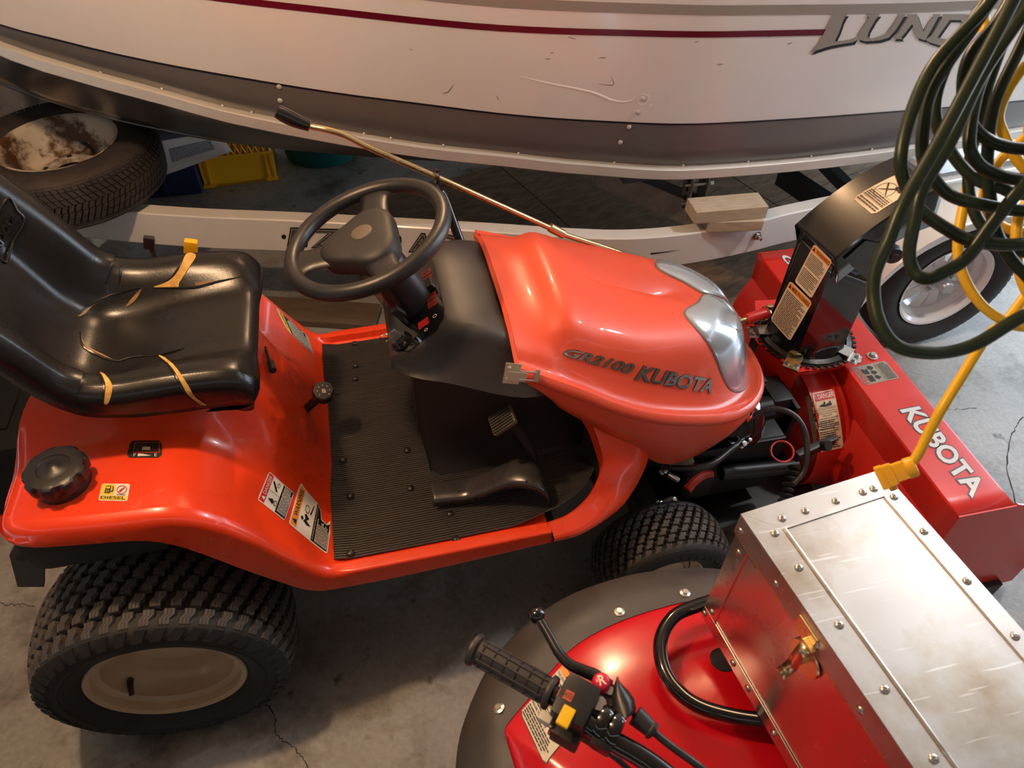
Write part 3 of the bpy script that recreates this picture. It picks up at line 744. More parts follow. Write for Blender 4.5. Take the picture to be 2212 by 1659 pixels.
woodblock((1.832, .728), 0.588, 0.047, 0.095, 0.265, -0.04, 'weathered wooden block, upper of two stacked on the trailer rail')

# ================================================================== SPARE WHEEL
def spare():
    tilt = Matrix.Rotation(radians(1.5), 4, 'X') @ Matrix.Rotation(radians(-1), 4, 'Y')
    ax = (tilt @ Vector((0, 0, 1))).normalized(); c = Vector((-0.43, 1.385, 0.612)); R, Wd, rim = 0.325, 0.195, 0.192
    up = (tilt @ Vector((1, 0, 0))).normalized()
    t = thing('spare_wheel', c-ax*Wd/2, 'dusty spare tyre on rusty white wheel lying on the trailer frame', 'wheel')
    ty = MB().lathe([(r, -h) for r, h in tyre_profile(R, Wd, rim)], c, axis=ax, n=84, up=up).build('tyre', OLDRUB, t)
    tr = block_tread(R, Wd, 7, 96, 0.006, c, ax, up, crown=0.016, skew=0.3).build('tread', OLDRUB, ty, smooth=False, clean=False); tr['kind'] = 'stuff'
    RW = mat('rusty_white_wheel', (0.66, 0.58, 0.47), 0.5, var=1, vscale=7, col2=(0.10, 0.045, 0.018), thresh=(0.40, 0.50), detail=8, bump=0.2, bscale=60)
    r = MB()
    r.lathe([(rim+0.004, 0.075), (rim+0.009, 0.082), (rim-0.002, 0.080), (rim-0.014, 0.066), (rim-0.016, 0.045), (rim-0.030, 0.030), (rim-0.034, -0.02), (rim-0.05, -0.035), (0.120, -0.038), (0.095, -0.024), (0.070, -0.020), (0.062, -0.022), (0.060, -0.035)], c, axis=ax, n=72)
    wr = r.build('wheel_rim', RW, t, angle=50)
    v = ax.cross(up)
    for k in range(5):
        a = 2*pi*k/5+0.5; p = c+(up*cos(a)+v*sin(a))*0.082+ax*(-0.0215); MB().lathe([(0, 0.001), (0.009, 0.001), (0.010, -0.002)], p, axis=ax, n=12).build('bolt_hole', LBLK, wr)
    hh = MB().lathe([(0, -0.05), (0.06, -0.05)], c, axis=ax, n=24).build('hub_bore', LBLK, wr)
    p = c+(up*cos(1.1)+v*sin(1.1))*0.130+ax*(-0.03); MB().tube([p, p+ax*0.02-up*0.005, p+ax*0.045-up*0.018-v*0.012], 0.007, 8, sub=3).build('valve_stem', BLKPL, wr)
    # chalk scribble on the sidewall at the left
    ch = MB(); q = [(-0.93, 0.0), (-0.90, 0.08), (-0.95, 0.16)]
    for k in range(4):
        a = pi*0.62+0.10*k; p = c+(up*cos(a)+v*sin(a))*0.262+ax*0.099; w_ = (up*cos(a)+v*sin(a))
        ch.tube([p, p+w_*0.02+v*0.006, p+w_*0.036-v*0.006], 0.0014, 4, sub=3)
    ch.build('chalk_mark', mat('chalk', (0.4, 0.33, 0.28), 0.9), ty)
spare()
MB().box((-0.62, 1.60, 0.43), (0.34, 0.12, 0.16), bev=0.004).build('wood_block', WOOD, smooth=False)
tag(bpy.data.objects[[o.name for o in bpy.data.objects if o.name.startswith('wood_block')][-1]], 'wooden block propping up the spare wheel on the trailer frame', 'wood block')

def dark_filler():  # invented lidded box, put in to make this area black
    t = thing('dark_filler', (-.78, .62, 0), 'added black box filling the dark area behind the tractor seat at left edge', 'dark_filler')
    m = MB(); m.box((-.78, .62, .15), (.80, .62, .30), bev=.03); m.build('body', mat('deep_black_filler', (.005, .005, .005), .6, spec=.25), t, clean=False)
    m = MB(); m.box((-.78, .62, .31), (.84, .66, .025), bev=.008)
    for k in range(4): m.box((-1.02+.16*k, .62, .324), (.05, .5, .008), bev=.003)
    m.build('lid', mat('deep_black_filler', (.005, .005, .005), .6, spec=.25), t, clean=False)
dark_filler()
# ================================================================== LAWN TRACTOR
def tractor():
    t = thing('lawn_tractor', (0.6, 0, 0), 'orange lawn tractor with torn black seat standing in front of the white boat', 'tractor')
    # ---- rear body with both mudguards and running boards
    Zf = ([-.175, -.10, .0, .12, .18, .23, .28, .33, .37, .405, .44, .60, .905], [.785, .795, .80, .80, .785, .745, .685, .605, .545, .502, .486, .490, .502])
    Zp = ([-.175, .24, .28, .32, .36, .39, .415, .44, .60, .905], [.868, .868, .85, .77, .645, .555, .502, .486, .490, .502])
    Yo = ([-.175, -.168, -.155, -.12, -.05, .05, .2, .4, .905], [.300, .335, .358, .378, .390, .400, .406, .410, .410])
    Zb = ([-.175, 0, .09, .14, .19, .24, .295, .34, .38, .46, .905], [.750, .750, .742, .712, .655, .590, .525, .475, .455, .452, .484])
    xs = [-.175, -.172, -.168, -.162, -.15, -.13]+[-.10+.02*i for i in range(12)]+[.14+.0125*i for i in range(25)]+[.46+.045*i for i in range(10)]+[.905]
    rows = []
    for x in xs:
        zf, zp, yo, zb = (interp(x, *q) for q in (Zf, Zp, Yo, Zb)); lip = 0.020*sstep(.37, .45, x); lead = sstep(-.175, -.15, x); half = []
        rr = 0.028
        for y in (0, .04, .08, .10, .12, .14, .16, .18, .20, .22, .25, .28, .31):
            q = min(y, yo-.06); z = zf+(zp-zf)*(1-sstep(.085, .215, q)); half.append((q, z-.025*(1-lead)))
        hi = sstep(.36, .46, x)
        half.append((yo-.045, zf-.025*(1-lead))); half.append((yo-.034, zf-.025*(1-lead)+lip*0.15)); half.append((yo-.028, zf-.025*(1-lead)+lip))
        r2 = rr*(1-hi)+0.006*hi
        for a in (0, 22, 45, 67, 90):
            half.append((yo-r2+r2*sin(radians(a)), zf+lip-.025*(1-lead)-r2*(1-cos(radians(a)))))
        half.append((yo+.003, max(zb+.012, zb))); half.append((yo+.003, zb)); half.append((yo-.008, zb-.002))
        rows.append([Vector((x, -y, z)) for y, z in reversed(half)]+[Vector((x, y, z)) for y, z in half[1:]])
    rear = lambda y: -.175+.058*(1-sstep(.04, .205, abs(y)))
    rows = [[Vector((max(v.x, rear(v.y)+.35*(v.x+.175)), v.y, v.z)) for v in r] for r in rows]
    rows = [[Vector((v.x+.022, v.y*0.95, min(v.z, .70))) for v in rows[0]]]+rows
    body = MB().grid(rows).build('rear_body', ORANGE, t, clean=False, angle=50)
    # ---- rubber mat with ribs (rows run front to back)
    def xfront(y):
        a = abs(y); return 0.74 if a < .155 else interp(a, [.155, .20, .25, .30, .33, .352, .366], [1.075, 1.072, 1.058, 1.022, .985, .94, .89])
    cols = []; pitch = 0.0064; n = int(0.732/pitch)
    for i in range(n):
        for f, h in ((0, 0), (.22, 1), (.5, 1), (.72, 0)):
            y = -.366+(i+f)*pitch; xf = xfront(y); cols.append([Vector((.412+(xf-.412)*k/12, y, interp(.412+(xf-.412)*k/12, *Zf)*0+interp(.412+(xf-.412)*k/12, [.41, .44, .6, .905, 1.08], [.5005, .4905, .494, .506, .511])+0.0024*h+0.03*sstep(xf-.07, xf, .412+(xf-.412)*k/12)*(xf > .8))) for k in range(13)])
    mt = MB().grid(cols).build('floor_mat', MATRUB, t, smooth=False, clean=False)
    for px, py in ((741, 993), (757, 1071), (887, 1055), (880, 973), (757, 1195), (985, 1165), (972, 1110), (766, 742), (768, 790), (767, 818)):
        p = atz(px, py, interp(atz(px, py, .497).x, [.41, .6, 1.08], [.496, .497, .512]))
        MB().lathe([(0.0088, 0), (0.0085, .0025), (.006, .0048), (0, .0058)], p, n=14).build('mat_rivet', BLKPL, mt)
    # ---- front foot-well shrouds, both sides
    I = spline([(.902, -.386, .522), (.955, -.374, .522), (1.0, -.352, .532), (1.035, -.325, .556), (1.053, -.298, .606), (1.036, -.252, .678), (1.02, -.235, .71)], 6)
    O = spline([(.902, -.4135, .484), (.985, -.400, .474), (1.085, -.352, .466), (1.14, -.315, .490), (1.178, -.282, .558), (1.180, -.255, .610), (1.16, -.235, .66)], 6)
    for s in (1, -1):
        rows = []
        for a, b in zip(I, O):
            d = (b-a); row = [a+Vector((-.004, .006, -.03)), a+Vector((-.002, .004, 0)), a+Vector((0, -.002, .004)), a+d*0.06+Vector((.002, -.006, .002))]
            for k in (.15, .3, .5, .7, .88, 1.0): row.append(a+d*k+Vector((.35, -.9, .25))*0.022*sin(pi*k))
            row.append(b+Vector((-.006, .01, -.001))); rows.append([Vector((p.x, p.y*s, p.z)) for p in row])
        MB().grid(rows).build('foot_shroud', ORANGE, t, clean=False, angle=50)
        rows = [[Vector((a.x+.002, (a.y+.006)*s, a.z-.004)), Vector((a.x+.004, (a.y+.01)*s, (a.z+.49)/2)), Vector((a.x-.004, (a.y+.018)*s, .490))] for a in I]
        MB().grid(rows).build('foot_well_wall', BLKMAT, t, clean=False)
    # ---- cowl: lower black column, upper charcoal dash housing
    lo = []
    for x, zl, zh in ((.640, .64, .80), (.650, .56, .80), (.660, .488, .80), (.68, .488, .80), (.74, .488, .80), (.82, .488, .80), (.90, .488, .80), (1.0, .488, .80), (1.08, .488, .80)):
        fr = sstep(.64, .69, x); row = []; g = sstep(.62, .90, x); wtop = (.186+.062*g)*(0.82+.18*sstep(.598, .66, x))-.005; zh = .848-.046*sstep(.62, .92, x)
        for z in [zl+(zh-zl)*k/12 for k in range(13)]:
            w = interp(z, [.485, .50, .53, .60, .70], [.195, .178, .165, .155, .155])*(0.80+.20*fr); w += (wtop-w)*max(0, (z-.56)/(zh-.56))**2.3
            row.append((w, z))
        lo.append([Vector((x, -w, z)) for w, z in row]+[Vector((x, w, z)) for w, z in reversed(row)])
    lo = [[Vector((.640, v.y*0.5, v.z)) for v in lo[0]]]+lo
    MB().grid(lo).build('lower_cowl', BLKMAT, t, clean=False, angle=45)
    up = []
    for x, zl, zt in ((.600, .835, .858), (.603, .835, .866), (.612, .835, .876), (.64, .835, .896), (.67, .835, .917), (.70, .835, .937), (.724, .835, .951), (.738, .835, .956), (.76, .835, .957), (.80, .835, .950), (.84, .835, .936), (.87, .835, .915), (.95, .835, .87)):
        g = sstep(.62, .90, x); fr = 0.82+.18*sstep(.598, .66, x); zl = .848-.046*sstep(.62, .92, x); wb = (.188+.062*g)*fr; wt = (.150+.045*g)*fr; row = [(wb-.02, zl), (wb, zl+.006)]
        rr = min(.03, (zt-zl)*.4)
        for k in (.3, .6, .85): row.append((wb+(wt-wb)*k, zl+(zt-rr-zl)*k))
        for a in (0, 30, 60, 90): row.append((wt-rr*(1-cos(radians(a))), zt-rr+rr*sin(radians(a))))
        row.append((wt*.5, zt+.002))
        up.append([Vector((x, -w, z)) for w, z in row]+[Vector((x, 0, zt+.003))]+[Vector((x, w, z)) for w, z in reversed(row)])
    up = [[Vector((.600, v.y*0.6, .85)) for v in up[0]]]+up
    dash = MB().grid(up).build('dash_cowl', COWL, t, clean=False, angle=40)
    d = Decal(dash, [(.612, .122, .877), (.612, -.142, .877), (.728, -.135, .952), (.728, .125, .952)], px=False, offset=0.0015)
    d.rrect(mat('gloss_dash_panel', (.008, .008, .008), 0.12, coat=0.3), 0, r=0.22)
    REDI = mat('dim_red_indicator', (0.22, 0.014, 0.008), 0.4)
    for u, v in ((.27, .84), (.36, .84), (.60, .84), (.69, .83)):
        d.rect(u-.038, v-.09, u+.038, v+.09, REDI, 1, 2, 2); d.ring(u, v, .02, .05, .3, LBLK, 3, 12)
    pass
    d.text('0', .30, .60, .325, .66, WHITE, 2); d.text('8', .42, .54, .44, .60, WHITE, 2)
    d.rect(.80, .50, .88, .70, LRED, 1, 2, 2); d.ring(.85, .82, .018, .04, .3, WHITE, 2, 10); d.ring(.93, .62, .015, .035, .4, WHITE, 2, 10)
    pn = d.done('dash_panel', dash)
    q = d.at(.48, .82, 0); rot = Matrix.Rotation(radians(-40), 3, 'Y')
    MB().box(q+d.n*.006, (.034, .030, .016), rot, bev=.003).build('light_switch', BLKPL, dash)
    q = d.at(.87, .16, 0)
    MB().lathe([(0.024, 0), (.024, .006), (.018, .008), (.017, .014), (0, .014)], q, axis=d.n, n=20).build('ignition', BLKGLOSS, dash)
    k = MB(); k.box(q+d.n*.026, (.022, .004, .026), rot, bev=.001); k.tube([q+d.n*.034+Vector((0, .003*cos(a), 0))+Vector((-.018+.011*cos(a), 0, -.012+.011*sin(a))) for a in [2*pi*i/10 for i in range(10)]], .0014, 5, closed=True, sub=2); k.build('key', STEEL, dash)
    q = d.at(.70, .30, 0)
    m = MB(); m.tube([q, q+d.n*.02, q+d.n*.045+Vector((.01, -.01, 0))], .006, 8); m.box(q+d.n*.05+Vector((.012, -.012, 0)), (.02, .014, .03), rot, bev=.004); m.build('throttle_lever', BLKPL, dash)
    # ---- steering column and wheel
    sc = Vector((.587, 0, 1.095)); ax = Vector((-sin(.2926), 0, cos(.2926))); col = MB()
    base = Vector((.665, -.005, .915)); e = sc-ax*.03
    col.tube([base-(e-base)*.25, base+(e-base)*.4, e], lambda q: .052-.010*q, 20, sub=3); col.build('steering_column', BLKPL, t)
    u = Vector((cos(.2926), 0, sin(.2926))); v = Vector((0, 1, 0))
    R = .1655
    m = MB(); m.tube([sc+(u*cos(a)+v*sin(a))*R for a in [2*pi*i/32 for i in range(32)]], .0165, 14, closed=True, sub=3)
    sw = m.build('steering_wheel', BLKPL, t)
    # three blades: two to the sides of the hub and one towards the driver
    def spoke(ang, w0, w1, name='spoke'):
        dr = u*cos(ang)+v*sin(ang); tn = ax.cross(dr); rows = []
        for k in range(11):
            q = k/10; c = sc+dr*(.03+(R-.036)*q)-ax*(.018*(1-q)**2+.006); w_ = w0+(w1-w0)*q**0.8+.030*max(0, (q-.72)/.28)**2; th = .013-.004*q
            rows.append([c+tn*w_*cos(a)+ax*th*sin(a) for a in [2*pi*i/14 for i in range(15)]])
        return MB().grid(rows).build(name, BLKPL, sw)
    spoke(radians(78), .042, .026); spoke(radians(-78), .042, .026); spoke(radians(180), .05, .030)
    # hub pad: rounded triangular wedge
    hp = MB(); rows = []
    out = []
    for i in range(48):
        a = 2*pi*i/48
        r = .058+.034*max(0, cos(a-radians(78)))**3+.034*max(0, cos(a+radians(78)))**3+.046*max(0, cos(a-pi))**3
        out.append((a, r))
    for f, h in ((1.0, -.034), (1.04, -.018), (1.0, .0), (.93, .007), (.75, .011), (.4, .013), (.02, .0135)):
        rows.append([sc+(u*cos(a)+v*sin(a))*r*f+ax*h for a, r in out]+[sc+(u*cos(out[0][0])+v*sin(out[0][0]))*out[0][1]*f+ax*h])
    hub = hp.grid(rows).build('hub_pad', BLKMAT, sw)
    MB().lathe([(0.0, .0165), (.020, .016), (.0225, .0145), (.0235, .012)], sc+u*-.006, axis=ax, n=32).build('hub_badge', mat('worn_badge', (.11, .085, .06), 0.5), hub)
    # ---- hood
    RX = [.856, .90, .99, 1.09, 1.20, 1.35, 1.45, 1.52, 1.556, 1.568]; RW = [.246, .255, .272, .287, .290, .262, .212, .145, .075, 0]; RZh = [.908, .888, .843, .785, .735, .672, .632, .607, .596, .593]
    near = spline([Vector((a, -b, c)) for a, b, c in zip(RX, RW, RZh)], 8)
    rim = near + [Vector((p.x, -p.y, p.z)) for p in reversed(near[:-1])]
    L = [0]
    for a, b in zip(rim, rim[1:]): L.append(L[-1]+(b-a).length)
    LT = L[-1]
    def rimat(uu):
        s = uu*LT
        for i in range(len(L)-1):
            if s <= L[i+1]: return rim[i].lerp(rim[i+1], (s-L[i])/(L[i+1]-L[i]))
        return rim[-1]
    def unear(x):
        lo_, hi_ = 0, .5
        for _ in range(30):
            md = (lo_+hi_)/2
            if rimat(md).x < x: lo_ = md
            else: hi_ = md
        return lo_
    ZC = ([.856, .90, .935, .975, 1.05, 1.12, 1.25, 1.39, 1.5], [.958, .946, .948, .966, .934, .893, .840, .775, .72])
    def hood(uu, vv):
        r = rimat(uu); sx = r.x if r.x < 1.05 else 1.05+(r.x-1.05)*.42; zc = interp(sx, *ZC)
        dome = sstep(.918, .972, r.x); k = interp(vv, [0, .05, .10, .15, .31, .52, .8, 1], [0, .0, .02, .13, .70, .915, .993, 1.0]); k0 = 1-(1-vv)**3.2
        g = k0*(1-dome)+k*dome
        dip = -.007*sin(pi*min(1, vv/.12))*(vv < .12)
        return Vector((r.x+(sx-r.x)*vv, r.y*(1-vv), r.z+(zc-r.z)*g+dip))
    NU = 108; VS = [0, .02, .05, .08, .11, .15, .19, .24, .29, .34, .40, .47, .55, .65, .76, .88, 1.0]
    rows = [[hood(i/NU, vv) for vv in VS] for i in range(NU+1)]
    hd = MB().grid(rows).build('hood_top', HOODP, t, clean=False, angle=60)
    # bead and side skirt
    SB = ([.856, .90, 1.05, 1.15, 1.24, 1.33, 1.42, 1.50, 1.568], [.835, .795, .672, .585, .505, .49, .50, .515, .52])
    rows = []
    for i in range(NU+1):
        r = rimat(i/NU); a = rimat(max(0, i/NU-.01)); b = rimat(min(1, i/NU+.01)); d = (b-a); nr = Vector((-d.y, d.x, 0)); nr = nr.normalized()
        if nr.dot(Vector((r.x-1.2, r.y, 0))) < 0: nr = -nr
        zb = interp(r.x, *SB); row = [r+nr*0.0+Vector((0, 0, 0))]
        for o_, z_ in ((.008, .002), (.014, -.003), (.018, -.011), (.0185, -.018), (.015, -.026), (.0085, -.031), (.0085, -.034), (.0095, -.037)): row.append(r+nr*o_+Vector((0, 0, z_)))
        zt = r.z-.037
        for k in (.2, .4, .6, .8, .95, 1): row.append(Vector((r.x, r.y, zt+(min(zb, zt-.02)-zt)*k))+nr*(.0095-.032*k+.012*sin(pi*k)))
        row.append(row[-1]-nr*.008); sh_ = max(0, 1-(r.x-.856)/.09)*.40; rows.append([p+Vector((sh_*(r.z-p.z) if p.z < r.z else 0, 0, 0)) for p in row])
    sk = MB().grid(rows).build('hood_side', HOODP, t, clean=False, angle=35)
    # rear lip of the hood
    rows = []
    for vv in [0, .1, .3, .6, 1]: rows.append([hood(0, vv), hood(0, vv)+Vector((-.008, 0, -.006)), hood(0, vv)+Vector((-.006, 0, -.02))])
    for vv in [.6, .3, .1, 0]: rows.append([hood(1, vv), hood(1, vv)+Vector((-.008, 0, -.006)), hood(1, vv)+Vector((-.006, 0, -.02))])
    MB().grid(rows).build('hood_rear_lip', HOODP, t, clean=False)
    # headlights: glazed pods set into the nose, left and right
    up_ = unear
    poly = [(up_(1.425), .60), (up_(1.50), .66), (.490, .62), (.492, .40), (.492, .14), (up_(1.558), .10), (up_(1.53), .09), (up_(1.485), .11), (up_(1.44), .17), (up_(1.405), .30), (up_(1.40), .45)]
    for s in (0, 1):
        P2 = spline([Vector((a, b, 0)) for a, b in poly], 4, closed=True)
        cx = sum(p.x for p in P2)/len(P2); cy = sum(p.y for p in P2)/len(P2); rows = []
        def H(a, b, off):
            a2 = 1-a if s else a; p = hood(a2, b); e = 1e-3; du = hood(a2+e, b)-hood(a2-e, b); dv = hood(a2, b+e)-hood(a2, b-e); n = du.cross(dv).normalized()
            if n.z < 0: n = -n
            return p+n*off
        for f, off in ((1.0, -.002), (1.0, .0025), (.97, .0045), (.9, .006), (.75, .009), (.5, .011), (.25, .012), (.02, .012)):
            rows.append([H(cx+(p.x-cx)*f, cy+(p.y-cy)*f, off) for p in P2]+[H(cx+(P2[0].x-cx)*f, cy+(P2[0].y-cy)*f, off)])
        MB().grid(rows).build('headlight', LENS, t, clean=False)
        rows = [[H(cx+(p.x-cx)*f, cy+(p.y-cy)*f, off) for p in P2+[P2[0]]] for f, off in ((1.045, .0005), (1.035, .0022), (1.0, .003))]
        MB().grid(rows).build('headlight_seal', mat('grey_seal', (.16, .13, .12), 0.5), t, clean=False)
    # nose intake below the bead
    m = MB()
    for s in (-1, 1):
        m.lathe([(.034, 0), (.036, .012), (.026, .016), (.022, .004), (0, .0)], Vector((1.508, s*.150, .535)), axis=(.70, s*.66, .15), n=20)
    m.build('nose_intake', HOODP, t)
    m = MB()
    for k in range(5): m.box((1.575-.012*k*0, 0, .505+.016*k), (.012, .20, .007), bev=.002)
    m.build('grille', BLKPL, t, clean=False)
    # raised lettering
    for txt, c in (('GR2100', [(1214, 767), (1361, 809), (1373, 787), (1226, 751)]), ('KUBOTA', [(1369, 820), (1535, 849), (1540, 818), (1382, 788)])):
        d = Decal(hd, c, offset=.0012); d.text(txt, 0, 0, 1, 1, CHROME, 3, bold=.03, shear=.22); o = d.done('raised_lettering', hd, 'raised chrome letters reading %s' % txt); solidify(o, .0022)
        d = Decal(hd, c, offset=.0008); d.text(txt, -.004, -.02, 1.004, 1.02, LBLK, 0, bold=.038, shear=.22); d.done('lettering_backing', hd)
    # hood latch
    p, n = hit(sk, 1128, 808)
    if p is None: p, n = atd(1128, 806, 1.85), Vector((0, -1, .3)).normalized()
    p = p + n*.003
    fx = (Vector((1, 0, -.28)) - n*Vector((1, 0, -.28)).dot(n)).normalized(); fz = n.cross(fx); rot = Matrix((fx, fz, n)).transposed()
    m = MB(); m.box(p-fx*.022, (.034, .044, .003), rot, bev=.001); m.box(p-fx*.012-fz*.004+n*.006, (.040, .020, .004), rot, bev=.001)
    for a in (-.012, .012): m.lathe([(0, .004), (.004, .003), (.004, 0)], p-fx*.030+fz*a+n*.001, axis=n, n=10)
    la = m.build('hood_latch', mat('zinc_latch', (.75, .66, .5), 0.3, metal=.9), t, smooth=False)
    m = MB(); m.tube([p-fx*.008+fz*.009+n*.009, p+fx*.024+fz*.009+n*.007, p+fx*.024-fz*.009+n*.007, p-fx*.008-fz*.009+n*.009], .002, 6, sub=1); m.box(p+fx*.030, (.012, .026, .003), rot, bev=.001); m.box(p+fx*.027+n*.004, (.005, .02, .008), rot, bev=.001); m.build('latch_loop', STEEL, la, smooth=False)

    # ---- seat
    PR = [(.255, .845, .185), (.305, .862, .205), (.330, .886, .212), (.325, .914, .216), (.29, .928, .219), (.19, .920, .222), (.09, .902, .224), (.02, .898, .224), (-.022, .914, .223), (-.062, .965, .221), (-.098, 1.05, .219), (-.142, 1.15, .214), (-.186, 1.25, .200), (-.216, 1.31, .17), (-.238, 1.335, .13), (-.262, 1.325, .10)]
    BO = [0, 0, .004, .014, .030, .046, .062, .080, .088, .080, .072, .062, .05, .035, .01, 0]
    pr = spline([Vector((a, b, c)) for a, b, c in PR], 5); ns = len(pr)
    def bol(i): return interp(i/5, list(range(len(BO))), BO)
    rows = []
    for i, p in enumerate(pr):
        a = pr[max(0, i-1)]; b = pr[min(ns-1, i+1)]; tg = Vector((b.x-a.x, 0, b.y-a.y)).normalized(); nn = Vector((tg.z, 0, -tg.x))
        if nn.dot(Vector((.6, 0, .8))) < 0: nn = -nn
        if i < 22:
            th = radians(90*sstep(3, 18, i)); nn = Vector((cos(th), 0, sin(th)))
        c = Vector((p.x, 0, p.y)); hw = p.z; B = bol(i); half = []
        for q in (0, .12, .25, .38, .48, .56, .63, .70, .77, .84, .90): half.append((hw*q, B*sstep(.42, .80, q)-.008*(1-sstep(.40, .62, q))*sstep(.4, .2, 0)))
        r = .030
        for an in (15, 35, 55, 75, 92): half.append((hw*.90-.006+r*sin(radians(an)), B-r*(1-cos(radians(an)))))
        lw = interp(i/5, [0, 3, 5, 6.5, 8, 15], [-.03, -.055, -.038, .0, .02, -.03]); half.append((hw*.90+r-.008, min(B-.045, lw+.02) if i > 12 else B-.04)); half.append((hw*.90+r-.012, lw)); half.append((hw*.8, lw-.004))
        rows.append([c+Vector((0, -y, 0))+nn*h for y, h in reversed(half)]+[c+Vector((0, y, 0))+nn*h for y, h in half[1:]])
    seat = MB().grid(rows).build('seat', VINYL, t, clean=False, angle=75)
    seat['label'] = 'cracked black vinyl seat with yellow foam showing in the tears'
    # seat shell and slides
    MB().box((.10, 0, .872), (.28, .30, .014), bev=.005).build('seat_pan', BLKMAT, t)
    m = MB()
    for s in (-1, 1): m.box((.06, s*.12, .872), (.26, .03, .016), bev=.003)
    m.build('seat_rail', mat('worn_steel', (.12, .10, .09), .5, metal=.6), t)
    MB().lathe([(0, .012), (.013, .012), (.016, .008), (.016, 0)], (.055, -.170, .872), n=14).build('seat_bolt', STEEL, t)
    def pxpoly(target, pts, m, name, parent, sc_, ox, oy, off=.0014, label=None, fold=0):
        P = [(ox+x/sc_, oy+y/sc_) for x, y in pts]; P = [(q.x, q.y) for q in spline([Vector((x, y, 0)) for x, y in P], 4, closed=True)]
        tri = tessellate_polygon([[Vector((x, y, 0)) for x, y in P]])
        bmx = bmesh.new(); vs = [bmx.verts.new((x, y, 0)) for x, y in P]
        for a in tri:
            try: bmx.faces.new([vs[i] for i in a])
            except ValueError: pass
        bmesh.ops.subdivide_edges(bmx, edges=bmx.edges, cuts=2, use_grid_fill=True); bmesh.ops.triangulate(bmx, faces=bmx.faces)
        V = []
        bmx.verts.index_update(); ok = set()
        for v_ in bmx.verts:
            p, n = hit(target, v_.co.x, v_.co.y)
            if p is None: V.append(Vector((0, 0, 0)))
            else: V.append(p+n*off); ok.add(v_.index)
        F = [tuple(v_.index for v_ in f.verts) for f in bmx.faces if all(v_.index in ok for v_ in f.verts)]; bmx.free()
        o = mk(name, V, F, m, parent, clean=False)
        if label: o['label'] = label
        return o
    T = [[(1195, 588), (1255, 600), (1215, 670), (1150, 770), (1130, 803), (980, 800), (1090, 750), (1150, 680)],
         [(640, 1345), (680, 1370), (715, 1420), (720, 1460), (695, 1540), (665, 1540), (668, 1440), (655, 1390)],
         [(1015, 1240), (1060, 1255), (1130, 1320), (1200, 1420), (1250, 1500), (1320, 1550), (1275, 1545), (1200, 1490), (1150, 1410), (1090, 1310)],
         [(513, 1088), (532, 1150), (580, 1192), (650, 1228), (738, 1272), (650, 1248), (566, 1207), (520, 1158)],
         [(490, 990), (530, 950), (590, 900), (700, 848), (815, 825), (700, 872), (600, 915), (540, 975)],
         [(805, 925), (850, 865), (905, 810), (885, 860), (845, 905)], [(1255, 770), (1385, 762), (1320, 797), (1270, 797)]]
    for i, pl_ in enumerate(T):
        pxpoly(seat, pl_, FOAM if i < 3 else mat('scuffed_foam_edge', (.30, .17, .06), .7, var=.6, vscale=40), 'foam_tear', seat, 2.962, 0, 350)
    lip = MB()
    for c in ([(1180, 590), (1140, 680), (1085, 748), (975, 802)], [(975, 803), (1135, 806), (1260, 800), (1400, 765), (1540, 735)], [(490, 992), (590, 905), (815, 822), (905, 805)], [(512, 1085), (522, 1160), (570, 1208), (735, 1274), (850, 1250), (1015, 1238)], [(1015, 1238), (1180, 1192)], [(1015, 1242), (1088, 1312), (1150, 1412), (1200, 1492), (1275, 1547)], [(638, 1345), (655, 1390), (667, 1440), (664, 1540)], [(760, 790), (770, 700), (778, 660)]):
        P = []
        for x, y in [(q.x, q.y) for q in spline([Vector((x, y, 0)) for x, y in c], 6)]:
            p, n = hit(seat, x/2.962, 350+y/2.962)
            if p is not None: P.append(p+n*.0008)
        if len(P) > 2: lip.tube(P, lambda q: .0008+.0022*sin(pi*q), 6, sub=1)
    lip.build('tear_edge', VINYL, seat)
    # embossed name panel on the backrest
    d = Decal(seat, [(10, 568), (-38, 515), (18, 428), (52, 478)], offset=.0012)
    fr_ = MB().tube([d.at(u_, v_, 2) for u_, v_ in ((0, 0), (.5, 0), (1, 0), (1, .5), (1, 1), (.5, 1), (0, 1), (0, .5))], .0028, 8, closed=True, sub=4).build('name_panel_frame', VINYL, seat)
    d = Decal(seat, [(8, 560), (44, 472), (12, 440), (-36, 524)], offset=.0008)
    d.text('Kubota', -.05, .18, .95, .80, VINYL, 0, bold=.02); o = d.done('embossed_name', seat); solidify(o, .0045, 1)

    # ---- levers and knobs
    p, n = hit(body, 664, 884); k = atd(698, 848, (p-CAMP).dot(_fw)-.035)
    m = MB(); m.tube([p-n*.01, p.lerp(k, .5), k], .011, 10, sub=3); ax2 = Vector((.15, -.35, .92)).normalized()
    b = m.build('cutting_height_stem', BLKPL, t)
    m = MB(); m.lathe([(0, -.018), (.022, -.018), (.027, -.012), (.027, .010), (.024, .014), (0, .015)], k, axis=ax2, n=8); kb = m.build('cutting_height_knob', BLKPL, t, angle=30)
    d = Decal(kb, [k+ax2*.02+Vector((-.017, -.017, 0)), k+ax2*.02+Vector((.017, -.017, 0)), k+ax2*.02+Vector((.017, .017, 0)), k+ax2*.02+Vector((-.017, .017, 0))], px=False, offset=.0006)
    for i in range(7):
        a = -.6+i*.75; d.ring(.5+.42*cos(a), .5+.42*sin(a), .035, .035, .9, WHITE, 1, 6)
    d.lines(.38, .35, .66, .65, 3, WHITE, .5, 3); d.done('knob_marks', kb)
    p, n = hit(body, 573, 750)
    if p is None: p = atz(573, 750, .8)
